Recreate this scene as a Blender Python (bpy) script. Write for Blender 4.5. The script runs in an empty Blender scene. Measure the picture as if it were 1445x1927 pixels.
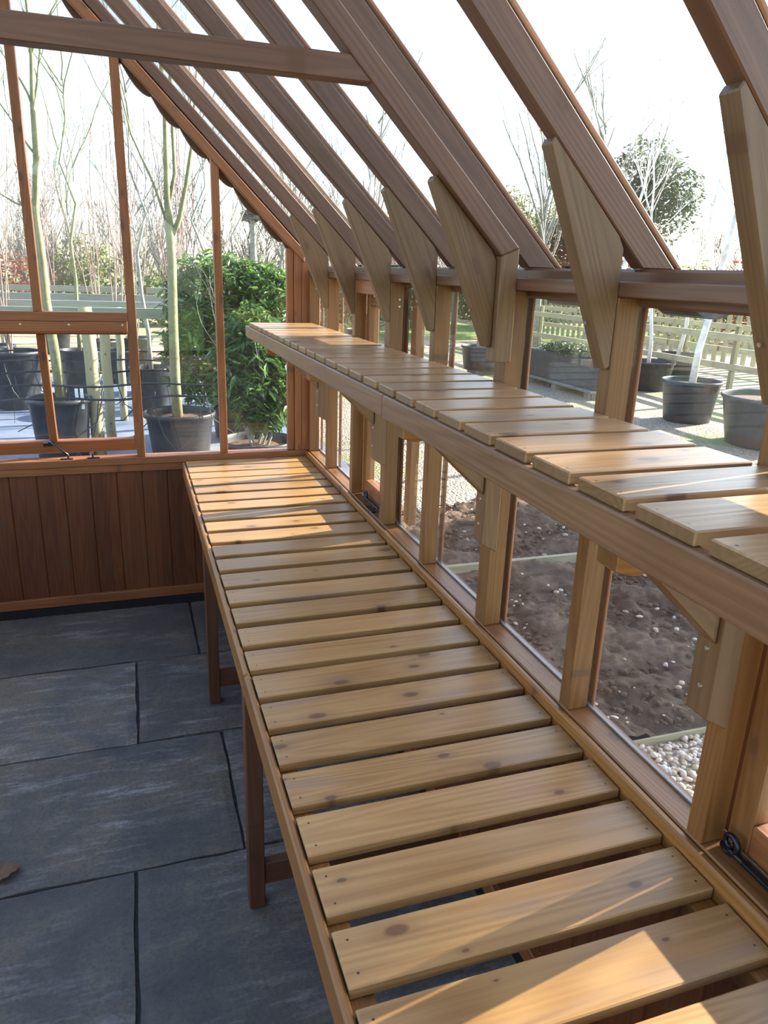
import bpy, bmesh, math, random
from mathutils import Vector, Matrix, noise as mnoise

# ------------------------------------------------------------------ camera, sky, sun, exposure
S = bpy.context.scene
COL = S.collection
W_PX, H_PX = 1445, 1927
YAW, PITCH, ROLL, F_PX = 0.33218, -0.3127, 0.03409, 1389.93
CAM = Vector((-0.8519, 0.0, 1.70))
fw = Vector((math.sin(YAW) * math.cos(PITCH), math.cos(YAW) * math.cos(PITCH), math.sin(PITCH)))
rt0 = Vector((math.cos(YAW), -math.sin(YAW), 0)); up0 = rt0.cross(fw)
rt = rt0 * math.cos(ROLL) + up0 * math.sin(ROLL)
up = up0 * math.cos(ROLL) - rt0 * math.sin(ROLL)
cd = bpy.data.cameras.new('camera'); cam = bpy.data.objects.new('camera', cd); COL.objects.link(cam)
cd.sensor_fit = 'HORIZONTAL'; cd.sensor_width = 36; cd.lens = 36 * F_PX / W_PX; cd.clip_end = 500; cd.clip_start = 0.02
cam.matrix_world = Matrix(((rt.x, up.x, -fw.x, CAM.x), (rt.y, up.y, -fw.y, CAM.y), (rt.z, up.z, -fw.z, CAM.z), (0, 0, 0, 1)))
S.camera = cam

SUN_EL = math.radians(23.5)
SUN_AZ = math.atan2(0.985, 0.165)                 # from +Y towards +X
SUND = Vector((math.sin(SUN_AZ) * math.cos(SUN_EL), math.cos(SUN_AZ) * math.cos(SUN_EL), math.sin(SUN_EL)))
world = bpy.data.worlds.new('sky'); S.world = world; world.use_nodes = True
wn = world.node_tree; wn.nodes.clear()
sky = wn.nodes.new('ShaderNodeTexSky'); sky.sky_type = 'NISHITA'; sky.sun_disc = False
sky.sun_elevation = SUN_EL; sky.sun_rotation = SUN_AZ
sky.air_density = 1.0; sky.dust_density = 1.2; sky.ozone_density = 1.0; sky.altitude = 50
bg = wn.nodes.new('ShaderNodeBackground'); bg.inputs[1].default_value = 0.50
wo = wn.nodes.new('ShaderNodeOutputWorld')
hz = wn.nodes.new('ShaderNodeHueSaturation'); hz.inputs['Saturation'].default_value = 0.85     # thin winter haze
tw = wn.nodes.new('ShaderNodeMix'); tw.data_type = 'RGBA'; tw.blend_type = 'MULTIPLY'; tw.inputs[0].default_value = 1.0; tw.inputs[7].default_value = (1.0, 1.0, 1.03, 1)
wn.links.new(sky.outputs[0], hz.inputs['Color']); wn.links.new(hz.outputs[0], tw.inputs[6])
wn.links.new(tw.outputs[2], bg.inputs[0]); wn.links.new(bg.outputs[0], wo.inputs[0])
sl = bpy.data.lights.new('sun', 'SUN'); so = bpy.data.objects.new('sun', sl); COL.objects.link(so)
sl.energy = 22.0; sl.angle = math.radians(0.53); sl.color = (1.0, 0.91, 0.77)
so.rotation_euler = SUND.to_track_quat('Z', 'Y').to_euler()
S.view_settings.view_transform = 'Standard'; S.view_settings.look = 'None'
S.view_settings.exposure = 0.28; S.view_settings.gamma = 1.0
try:
    S.view_settings.use_curve_mapping = False
    S.cycles.transparent_max_bounces = 32
except Exception:
    pass

R = random.Random(7)

# ------------------------------------------------------------------ material helpers
def newmat(name):
    m = bpy.data.materials.new(name); m.use_nodes = True
    nt = m.node_tree; nt.nodes.clear()
    return m, nt
def N(nt, t, **kw):
    n = nt.nodes.new(t)
    for k, v in kw.items():
        if k.startswith('i_'):
            n.inputs[k[2:].replace('_', ' ')].default_value = v
        elif k[0] == 'n' and k[1:].isdigit():
            n.inputs[int(k[1:])].default_value = v
        else:
            setattr(n, k, v)
    return n
def L(nt, a, b): nt.links.new(a, b)
def c4(c): return (c[0], c[1], c[2], 1.0)
def ramp(nt, fac, stops):
    r = nt.nodes.new('ShaderNodeValToRGB')
    els = r.color_ramp.elements
    while len(els) > 1: els.remove(els[-1])
    els[0].position = stops[0][0]; els[0].color = c4(stops[0][1])
    for p, c in stops[1:]:
        e = els.new(p); e.color = c4(c)
    L(nt, fac, r.inputs[0]); return r
def mix(nt, fac, a, b, mode='MIX'):
    m = nt.nodes.new('ShaderNodeMix'); m.data_type = 'RGBA'; m.blend_type = mode
    if isinstance(fac, (int, float)): m.inputs[0].default_value = fac
    else: L(nt, fac, m.inputs[0])
    for s, v in ((6, a), (7, b)):
        if isinstance(v, tuple): m.inputs[s].default_value = c4(v)
        else: L(nt, v, m.inputs[s])
    return m.outputs[2]
def math_(nt, op, a, b=None, c=None):
    m = nt.nodes.new('ShaderNodeMath'); m.operation = op
    for i, v in enumerate((a, b, c)):
        if v is None: continue
        if isinstance(v, (int, float)): m.inputs[i].default_value = v
        else: L(nt, v, m.inputs[i])
    return m.outputs[0]
def principled(nt, rough=0.5, metal=0.0, spec=0.5):
    p = nt.nodes.new('ShaderNodeBsdfPrincipled'); o = nt.nodes.new('ShaderNodeOutputMaterial')
    p.inputs['Roughness'].default_value = rough; p.inputs['Metallic'].default_value = metal
    p.inputs['Specular IOR Level'].default_value = spec
    L(nt, p.outputs[0], o.inputs[0]); return p
def bump(nt, h, strength, dist, p):
    b = nt.nodes.new('ShaderNodeBump'); b.inputs['Strength'].default_value = strength; b.inputs['Distance'].default_value = dist
    L(nt, h, b.inputs['Height']); L(nt, b.outputs[0], p.inputs['Normal'])

def wood(name, light, dark, knot=(0.10, 0.045, 0.02), rough=0.42, nails=None, groove=None, var=0.10, stain=0.0):
    """planed softwood, grain runs along the board's own X axis"""
    m, nt = newmat(name)
    tc = N(nt, 'ShaderNodeTexCoord'); oi = N(nt, 'ShaderNodeObjectInfo')
    off = N(nt, 'ShaderNodeVectorMath', operation='SCALE'); off.inputs[0].default_value = (7.3, 11.1, 5.7)
    s = math_(nt, 'MULTIPLY', oi.outputs['Random'], 9.0); L(nt, s, off.inputs['Scale'])
    ad = N(nt, 'ShaderNodeVectorMath', operation='ADD'); L(nt, tc.outputs['Object'], ad.inputs[0]); L(nt, off.outputs[0], ad.inputs[1])
    def mp(sc):
        q = N(nt, 'ShaderNodeMapping'); q.inputs['Scale'].default_value = sc; L(nt, ad.outputs[0], q.inputs[0]); return q.outputs[0]
    # growth rings stretched along the board
    n1 = N(nt, 'ShaderNodeTexNoise', n2=1.6, n3=1.5, n4=0.4); L(nt, mp((0.35, 6.5, 6.5)), n1.inputs['Vector'])
    rings = math_(nt, 'SINE', math_(nt, 'MULTIPLY', n1.outputs['Fac'], 120.0))
    rings = math_(nt, 'MULTIPLY_ADD', rings, 0.5, 0.5)
    n2 = N(nt, 'ShaderNodeTexNoise', n2=1.0, n3=5.0, n4=0.6); L(nt, mp((3, 150, 150)), n2.inputs['Vector'])
    n3 = N(nt, 'ShaderNodeTexNoise', n2=1.0, n3=3.0, n4=0.5); L(nt, mp((2.2, 7, 7)), n3.inputs['Vector'])
    g = math_(nt, 'ADD', math_(nt, 'MULTIPLY', rings, 0.22), math_(nt, 'MULTIPLY', n2.outputs['Fac'], 0.62))
    g = math_(nt, 'ADD', g, math_(nt, 'MULTIPLY_ADD', n3.outputs['Fac'], 0.5, -0.22))
    r = ramp(nt, g, [(0.15, dark), (0.75, light)])
    col = r.outputs[0]
    # knots
    v = N(nt, 'ShaderNodeTexVoronoi', feature='F1', voronoi_dimensions='2D'); v.inputs['Scale'].default_value = 1.0; v.inputs['Randomness'].default_value = 1.0
    L(nt, mp((4.2, 8.5, 8.5)), v.inputs['Vector'])
    vc = N(nt, 'ShaderNodeSeparateColor'); L(nt, v.outputs['Color'], vc.inputs[0])
    kd = math_(nt, 'DIVIDE', v.outputs['Distance'], math_(nt, 'MULTIPLY_ADD', vc.outputs[0], 1.1, 0.12))
    kr = ramp(nt, kd, [(0.0, (1, 1, 1)), (0.06, (1, 1, 1)), (0.095, (0.3, 0.3, 0.3)), (0.24, (0, 0, 0))])
    col = mix(nt, math_(nt, 'MULTIPLY', kr.outputs[0], 0.88), col, knot)
    if stain > 0:
        n5 = N(nt, 'ShaderNodeTexNoise', n2=1.0, n3=2.0, n4=0.5); L(nt, mp((3.0, 12, 12)), n5.inputs['Vector'])
        sr = ramp(nt, n5.outputs['Fac'], [(0.60, (0, 0, 0)), (0.78, (1, 1, 1))])
        col = mix(nt, math_(nt, 'MULTIPLY', sr.outputs[0], stain), col, (0.16, 0.12, 0.11))
    # board to board variation
    hv = N(nt, 'ShaderNodeHueSaturation')
    L(nt, math_(nt, 'MULTIPLY_ADD', oi.outputs['Random'], 2 * var, 1 - var), hv.inputs['Value']); L(nt, col, hv.inputs['Color'])
    col = hv.outputs[0]
    sn = N(nt, 'ShaderNodeSeparateXYZ'); L(nt, tc.outputs['Normal'], sn.inputs[0])       # sawn end grain is darker, with the ends' shade painted in
    eg = math_(nt, 'GREATER_THAN', math_(nt, 'ABSOLUTE', sn.outputs[0]), 0.85)
    col = mix(nt, math_(nt, 'MULTIPLY', eg, 0.6), col, tuple(c * 0.35 for c in dark))
    hgt = math_(nt, 'MULTIPLY_ADD', rings, 0.35, n2.outputs['Fac'])
    if nails:
        sx = N(nt, 'ShaderNodeSeparateXYZ'); L(nt, tc.outputs['Object'], sx.inputs[0])
        ax = math_(nt, 'SUBTRACT', math_(nt, 'ABSOLUTE', sx.outputs[0]), nails[0])
        ay = math_(nt, 'SUBTRACT', math_(nt, 'ABSOLUTE', sx.outputs[1]), nails[1])
        dd = math_(nt, 'SQRT', math_(nt, 'ADD', math_(nt, 'MULTIPLY', ax, ax), math_(nt, 'MULTIPLY', ay, ay)))
        col = mix(nt, math_(nt, 'LESS_THAN', dd, 0.0021), col, (0.03, 0.02, 0.018))
    if groove:                                    # tongue and groove boards: joints across local Y
        sx = N(nt, 'ShaderNodeSeparateXYZ'); L(nt, tc.outputs['Object'], sx.inputs[0])
        q = math_(nt, 'DIVIDE', sx.outputs[1], groove)
        fl = math_(nt, 'FLOOR', q)
        wn_ = N(nt, 'ShaderNodeTexWhiteNoise', noise_dimensions='1D'); L(nt, fl, wn_.inputs['W'])
        h2 = N(nt, 'ShaderNodeHueSaturation'); L(nt, math_(nt, 'MULTIPLY_ADD', wn_.outputs['Value'], 0.35, 0.8), h2.inputs['Value'])
        L(nt, col, h2.inputs['Color']); col = h2.outputs[0]
    p = principled(nt, rough, 0, 0.5); L(nt, col, p.inputs['Base Color'])
    rr = math_(nt, 'MULTIPLY_ADD', n3.outputs['Fac'], 0.25, rough - 0.12); L(nt, rr, p.inputs['Roughness'])
    bump(nt, hgt, 0.25, 0.0012, p)
    return m

def plain(name, col, rough=0.6, metal=0.0, nscale=20.0, amt=0.25, bmp=0.0, spec=0.4):
    m, nt = newmat(name)
    tc = N(nt, 'ShaderNodeTexCoord')
    n = N(nt, 'ShaderNodeTexNoise', n2=nscale, n3=4.0, n4=0.6); L(nt, tc.outputs['Object'], n.inputs['Vector'])
    d = tuple(x * (1 - amt) for x in col); l = tuple(min(1, x * (1 + amt)) for x in col)
    r = ramp(nt, n.outputs['Fac'], [(0.3, d), (0.7, l)])
    p = principled(nt, rough, metal, spec); L(nt, r.outputs[0], p.inputs['Base Color'])
    if bmp: bump(nt, n.outputs['Fac'], 0.5, bmp, p)
    return m

def leafmat(name, a, b, gloss=0.35, trans=0.35, sp=0.5):
    m, nt = newmat(name)
    g = N(nt, 'ShaderNodeNewGeometry')
    r = ramp(nt, g.outputs['Random Per Island'], [(0.0, a), (1.0, b)])
    p = nt.nodes.new('ShaderNodeBsdfPrincipled'); o = nt.nodes.new('ShaderNodeOutputMaterial')
    p.inputs['Roughness'].default_value = gloss; p.inputs['Specular IOR Level'].default_value = sp
    t = N(nt, 'ShaderNodeBsdfTranslucent'); L(nt, r.outputs[0], p.inputs['Base Color'])
    hs = N(nt, 'ShaderNodeHueSaturation'); hs.inputs['Value'].default_value = 1.7; hs.inputs['Hue'].default_value = 0.485; L(nt, r.outputs[0], hs.inputs['Color'])
    L(nt, hs.outputs[0], t.inputs['Color'])
    ms = N(nt, 'ShaderNodeMixShader'); ms.inputs[0].default_value = trans
    L(nt, p.outputs[0], ms.inputs[1]); L(nt, t.outputs[0], ms.inputs[2]); L(nt, ms.outputs[0], o.inputs[0])
    return m

def glassmat():
    m, nt = newmat('glazing')
    o = nt.nodes.new('ShaderNodeOutputMaterial')
    lw = N(nt, 'ShaderNodeLayerWeight'); lw.inputs[0].default_value = 0.5
    f5 = math_(nt, 'POWER', lw.outputs['Facing'], 4.5)
    fac = math_(nt, 'MULTIPLY_ADD', f5, 0.7, 0.028)
    tr = N(nt, 'ShaderNodeBsdfTransparent'); tr.inputs[0].default_value = (0.975, 0.99, 0.985, 1)
    gl = N(nt, 'ShaderNodeBsdfGlossy'); gl.inputs['Roughness'].default_value = 0.015; gl.inputs[0].default_value = (1, 1, 1, 1)
    mx = N(nt, 'ShaderNodeMixShader'); L(nt, fac, mx.inputs[0]); L(nt, tr.outputs[0], mx.inputs[1]); L(nt, gl.outputs[0], mx.inputs[2])
    # a faint film of dust and dried drops, its pale veil also painting in haze
    tc = N(nt, 'ShaderNodeTexCoord')
    n = N(nt, 'ShaderNodeTexNoise', n2=3.0, n3=6.0, n4=0.7); L(nt, tc.outputs['Object'], n.inputs['Vector'])
    dr = ramp(nt, n.outputs['Fac'], [(0.35, (0.001,) * 3), (0.75, (0.010,) * 3)])
    df = N(nt, 'ShaderNodeBsdfTranslucent'); df.inputs[0].default_value = (0.85, 0.88, 0.9, 1)
    m2 = N(nt, 'ShaderNodeMixShader'); L(nt, dr.outputs[0], m2.inputs[0]); L(nt, mx.outputs[0], m2.inputs[1]); L(nt, df.outputs[0], m2.inputs[2])
    L(nt, m2.outputs[0], o.inputs[0])
    return m

M = {}
M['frame'] = wood('frame_timber', (0.288, 0.110, 0.036), (0.151, 0.052, 0.016), rough=0.45)
M['rafter'] = wood('rafter_timber', (0.155, 0.074, 0.043), (0.086, 0.039, 0.021), rough=0.42)
M['stud'] = wood('stud_timber', (0.216, 0.096, 0.027), (0.122, 0.050, 0.012), rough=0.42)
M['bracket'] = wood('bracket_timber', (0.181, 0.100, 0.045), (0.107, 0.056, 0.022), rough=0.45)
M['slat'] = wood('bench_slat_timber', (0.362, 0.212, 0.083), (0.218, 0.109, 0.036), rough=0.36, nails=(0.287, 0.028), var=0.14, stain=0.5)
M['shelf_slat'] = wood('shelf_slat_timber', (0.361, 0.221, 0.106), (0.223, 0.120, 0.053), rough=0.33, nails=(0.143, 0.026), var=0.12, stain=0.4)
M['rail'] = wood('rail_timber', (0.317, 0.146, 0.037), (0.185, 0.075, 0.015), rough=0.42)
M['fascia'] = wood('fascia_timber', (0.226, 0.121, 0.064), (0.125, 0.060, 0.028), rough=0.38)
M['panel'] = wood('panel_timber', (0.158, 0.050, 0.011), (0.081, 0.021, 0.004), rough=0.5, groove=0.12, var=0.0)
M['leg'] = wood('leg_timber', (0.140, 0.059, 0.027), (0.084, 0.034, 0.014), rough=0.45)
M['stakewood'] = wood('stake_timber', (0.42, 0.38, 0.22), (0.26, 0.24, 0.13), rough=0.8)
M['railwood'] = wood('weathered_rail_timber', (0.33, 0.34, 0.27), (0.20, 0.21, 0.17), rough=0.85)
M['palewood'] = wood('pale_rail_timber', (0.42, 0.38, 0.25), (0.26, 0.24, 0.15), rough=0.85)
M['glass'] = glassmat()
M['iron'] = plain('black_iron', (0.035, 0.036, 0.04), 0.32, 0.85, 60, 0.2)
M['screw'] = plain('zinc_screw', (0.55, 0.52, 0.46), 0.35, 0.9, 60, 0.1)
M['bead'] = plain('silver_glazing_bead', (0.30, 0.30, 0.30), 0.5, 0.5, 60, 0.1)
M['footstrip'] = plain('black_foot_strip', (0.012, 0.012, 0.014), 0.5)  # near-black strip along the foot of the walls
M['pot'] = plain('black_plastic_pot', (0.026, 0.030, 0.036), 0.42, 0, 9, 0.4)
M['pipe'] = plain('black_irrigation_pipe', (0.02, 0.022, 0.025), 0.4)
M['compost'] = plain('pot_compost', (0.09, 0.055, 0.035), 0.95, 0, 40, 0.5, 0.02)
M['bark_green'] = plain('green_grey_bark', (0.20, 0.205, 0.105), 0.8, 0, 14, 0.3, 0.003)
M['bark_grey'] = plain('grey_bark', (0.25, 0.25, 0.22), 0.8, 0, 14, 0.3, 0.003)
M['bark_red'] = plain('reddish_bark', (0.30, 0.20, 0.17), 0.8, 0, 14, 0.3)
M['bark_pale'] = plain('pale_twigs', (0.36, 0.30, 0.26), 0.85, 0, 14, 0.3)
M['bark_far'] = plain('far_grey_twigs', (0.17, 0.15, 0.145), 0.9, 0, 2, 0.25)
M['birch'] = plain('white_birch_bark', (0.72, 0.70, 0.66), 0.7, 0, 9, 0.25)
M['laurel'] = leafmat('laurel_leaves', (0.012, 0.045, 0.010), (0.10, 0.21, 0.035), 0.25, 0.30, 0.8)
M['evergreen'] = leafmat('evergreen_leaves', (0.025, 0.05, 0.022), (0.07, 0.11, 0.04), 0.5, 0.25)
M['copper'] = leafmat('copper_leaves', (0.14, 0.05, 0.03), (0.28, 0.12, 0.06), 0.6, 0.3)
M['hedge'] = leafmat('hedge_leaves', (0.09, 0.12, 0.04), (0.24, 0.27, 0.11), 0.6, 0.35)
M['whiteplastic'] = plain('white_plastic', (0.8, 0.8, 0.82), 0.5, 0, 20, 0.05)

# ------------------------------------------------------------------ geometry helpers
WM = {}                                           # world matrix of every object built
def link(o, parent, mat4):
    COL.objects.link(o); WM[o.name] = mat4
    if parent is not None:
        o.parent = parent; o.matrix_basis = WM[parent.name].inverted() @ mat4
    else:
        o.matrix_basis = mat4
    return o
def thing(name, label, cat, loc, group=None, kind=None):
    o = bpy.data.objects.new(name, None); o.empty_display_size = 0.1
    link(o, None, Matrix.Translation(Vector(loc)))
    tag(o, label, cat, group, kind); return o
def tag(o, label, cat, group=None, kind=None):
    o['label'] = label; o['category'] = cat
    if group: o['group'] = group
    if kind: o['kind'] = kind
    return o
class MB:
    def __init__(s): s.v = []; s.f = []
    def add(s, vs, fs):
        b = len(s.v); s.v += [Vector(p) for p in vs]; s.f += [tuple(b + i for i in f) for f in fs]; return s
    def box(s, a, b):
        x0, y0, z0 = a; x1, y1, z1 = b
        return s.add([(x0, y0, z0), (x1, y0, z0), (x1, y1, z0), (x0, y1, z0), (x0, y0, z1), (x1, y0, z1), (x1, y1, z1), (x0, y1, z1)],
                     [(0, 3, 2, 1), (4, 5, 6, 7), (0, 1, 5, 4), (1, 2, 6, 5), (2, 3, 7, 6), (3, 0, 4, 7)])
    def prism_y(s, pts, y0, y1):                  # polygon in xz extruded along y
        n = len(pts)
        vs = [(x, y0, z) for x, z in pts] + [(x, y1, z) for x, z in pts]
        fs = [tuple(range(n)), tuple(reversed(range(n, 2 * n)))] + [(i, i + n, (i + 1) % n + n, (i + 1) % n) for i in range(n)]
        return s.add(vs, fs)
    def prism_z(s, pts, z0, z1):
        n = len(pts)
        vs = [(x, y, z0) for x, y in pts] + [(x, y, z1) for x, y in pts]
        fs = [tuple(reversed(range(n))), tuple(range(n, 2 * n))] + [(i, (i + 1) % n, (i + 1) % n + n, i + n) for i in range(n)]
        return s.add(vs, fs)
    def tube(s, pts, rad, n=6, cap=True):
        pts = [Vector(p) for p in pts]; k = len(pts)
        if isinstance(rad, (int, float)): rad = [rad] * k
        vs = []; u = None
        for i, p in enumerate(pts):
            d = (pts[min(i + 1, k - 1)] - pts[max(i - 1, 0)])
            if d.length < 1e-9: d = Vector((0, 0, 1))
            d.normalize()
            if u is None: u = d.orthogonal().normalized()
            else:
                u = u - d * u.dot(d)
                u = u.normalized() if u.length > 1e-6 else d.orthogonal().normalized()
            w = d.cross(u)
            for j in range(n):
                a = 2 * math.pi * j / n
                vs.append(p + (u * math.cos(a) + w * math.sin(a)) * rad[i])
        fs = []
        for i in range(k - 1):
            for j in range(n):
                fs.append((i * n + j, i * n + (j + 1) % n, (i + 1) * n + (j + 1) % n, (i + 1) * n + j))
        if cap:
            fs.append(tuple(reversed(range(n)))); fs.append(tuple((k - 1) * n + j for j in range(n)))
        return s.add(vs, fs)
    def lathe(s, prof, c=(0, 0, 0), n=28):
        vs = []; c = Vector(c)
        for r, z in prof:
            for j in range(n):
                a = 2 * math.pi * j / n
                vs.append(c + Vector((r * math.cos(a), r * math.sin(a), z)))
        fs = []
        for i in range(len(prof) - 1):
            for j in range(n):
                fs.append((i * n + j, i * n + (j + 1) % n, (i + 1) * n + (j + 1) % n, (i + 1) * n + j))
        fs.append(tuple(reversed(range(n)))) ; fs.append(tuple((len(prof) - 1) * n + j for j in range(n)))
        return s.add(vs, fs)
    def build(s, name, mat, parent=None, frame=None, bevel=0.0, smooth=False, segs=1):
        fr = frame if frame is not None else (Matrix.Translation(WM[parent.name].translation) if parent is not None else Matrix.Identity(4))
        inv = fr.inverted()
        me = bpy.data.meshes.new(name)
        me.from_pydata([tuple(inv @ p) for p in s.v], [], s.f)
        if bevel > 0:
            bm = bmesh.new(); bm.from_mesh(me)
            bmesh.ops.recalc_face_normals(bm, faces=bm.faces)
            eds = [e for e in bm.edges if len(e.link_faces) == 2 and e.calc_face_angle(0) > 0.5]
            bmesh.ops.bevel(bm, geom=eds, offset=bevel, segments=segs, affect='EDGES', clamp_overlap=True)
            bm.to_mesh(me); bm.free()
        me.materials.append(mat)
        if smooth: me.polygons.foreach_set('use_smooth', [True] * len(me.polygons))
        me.update()
        return link(bpy.data.objects.new(name, me), parent, fr)
def frame_along(p0, p1, uphint=(0, 0, 1), mid=True):
    p0 = Vector(p0); p1 = Vector(p1); x = (p1 - p0).normalized(); u = Vector(uphint)
    y = u.cross(x).normalized(); z = x.cross(y); c = (p0 + p1) / 2 if mid else p0
    return Matrix(((x.x, y.x, z.x, c.x), (x.y, y.y, z.y, c.y), (x.z, y.z, z.z, c.z), (0, 0, 0, 1)))
def board(name, p0, p1, w, t, mat, parent, uphint=(0, 0, 1), bevel=0.0025):
    """length p0-p1 down the middle, width w across local Y, thickness t along local Z (uphint)"""
    fr = frame_along(p0, p1, uphint); h = (Vector(p1) - Vector(p0)).length / 2
    b = MB().box((-h, -w / 2, -t / 2), (h, w / 2, t / 2)); b.v = [fr @ p for p in b.v]
    return b.build(name, mat, parent, frame=fr, bevel=bevel)
def bbox(name, a, b, mat, parent, grain='x', bevel=0.0025):
    """axis aligned board between two corners, grain along the named axis"""
    a = Vector(a); b = Vector(b); c = (a + b) / 2
    d = {'x': (1, 0, 0), 'y': (0, 1, 0), 'z': (0, 0, 1)}[grain]; u = (0, 0, 1) if grain != 'z' else (1, 0, 0)
    fr = frame_along(c - Vector(d), c + Vector(d), u)
    return MB().box(a, b).build(name, mat, parent, frame=fr, bevel=bevel)
def sheet(name, a, b, mat, parent): return MB().box(a, b).build(name, mat, parent)
def screw(c, axis, parent, r=0.005):
    c = Vector(c); ax = Vector(axis).normalized()
    return MB().tube([c, c + ax * 0.002], [r, r * 0.8], 10).build('screw', M['screw'], parent, smooth=False)

# ------------------------------------------------------------------ measured layout
YS = dict(A=0.781, B=1.196, C=1.617, D=2.069, E=2.4745, F=2.905, G=3.326)
NEAR = [0.36, -0.06, -0.48, -0.90]
YE, YN = 3.7254, -1.32
XL = -2.5
ZS = 0.802; ZH = 1.672
TOPC = 1.766                                       # underside line of the right rafters: z = TOPC - x
RIDGE_X = -1.25
SQ = math.sqrt(0.5)

# ------------------------------------------------------------------ floor of riven stone slabs
def stone_mat():
    m, nt = newmat('riven_sandstone')
    tc = N(nt, 'ShaderNodeTexCoord'); at = N(nt, 'ShaderNodeAttribute', attribute_name='tone')
    ad = N(nt, 'ShaderNodeVectorMath', operation='ADD'); L(nt, tc.outputs['Object'], ad.inputs[0]); L(nt, at.outputs['Vector'], ad.inputs[1])
    n1 = N(nt, 'ShaderNodeTexNoise', n2=2.6, n3=9.0, n4=0.72, n8=0.6); L(nt, ad.outputs[0], n1.inputs['Vector'])
    mp = N(nt, 'ShaderNodeMapping'); mp.inputs['Scale'].default_value = (3.0, 15, 4); mp.inputs['Rotation'].default_value = (0, 0, -0.25); L(nt, ad.outputs[0], mp.inputs[0])
    n2 = N(nt, 'ShaderNodeTexNoise', n2=1.3, n3=10.0, n4=0.75); L(nt, mp.outputs[0], n2.inputs['Vector'])
    n3 = N(nt, 'ShaderNodeTexNoise', n2=90.0, n3=3.0, n4=0.6); L(nt, ad.outputs[0], n3.inputs['Vector'])
    col = ramp(nt, n1.outputs['Fac'], [(0.3, (0.060, 0.068, 0.072)), (0.47, (0.108, 0.108, 0.10)), (0.6, (0.16, 0.142, 0.108)), (0.75, (0.078, 0.09, 0.096))]).outputs[0]
    n4 = N(nt, 'ShaderNodeTexNoise', n2=2.6, n3=3.0, n4=0.5); L(nt, ad.outputs[0], n4.inputs['Vector'])
    st = ramp(nt, n2.outputs['Fac'], [(0.50, (0, 0, 0)), (0.62, (1, 1, 1))])
    patch = ramp(nt, n4.outputs['Fac'], [(0.40, (0, 0, 0)), (0.66, (1, 1, 1))])
    col = mix(nt, math_(nt, 'MULTIPLY', math_(nt, 'MULTIPLY', st.outputs[0], patch.outputs[0]), 0.75), col, (0.38, 0.38, 0.37))
    col = mix(nt, math_(nt, 'MULTIPLY', ramp(nt, n3.outputs['Fac'], [(0.45, (0, 0, 0)), (0.7, (1, 1, 1))]).outputs[0], 0.55), col, (0.05, 0.052, 0.055))
    sp = N(nt, 'ShaderNodeSeparateXYZ'); L(nt, at.outputs['Vector'], sp.inputs[0])
    hs = N(nt, 'ShaderNodeHueSaturation'); L(nt, col, hs.inputs['Color'])
    L(nt, math_(nt, 'MULTIPLY_ADD', math_(nt, 'FRACT', sp.outputs[0]), 0.4, 0.8), hs.inputs['Value'])
    p = principled(nt, 0.6, 0, 0.5); L(nt, hs.outputs[0], p.inputs['Base Color'])
    h = math_(nt, 'ADD', n2.outputs['Fac'], math_(nt, 'MULTIPLY', n1.outputs['Fac'], 1.5)); h = math_(nt, 'ADD', h, math_(nt, 'MULTIPLY', n3.outputs['Fac'], 0.15))
    bump(nt, h, 0.8, 0.007, p)
    return m
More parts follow.
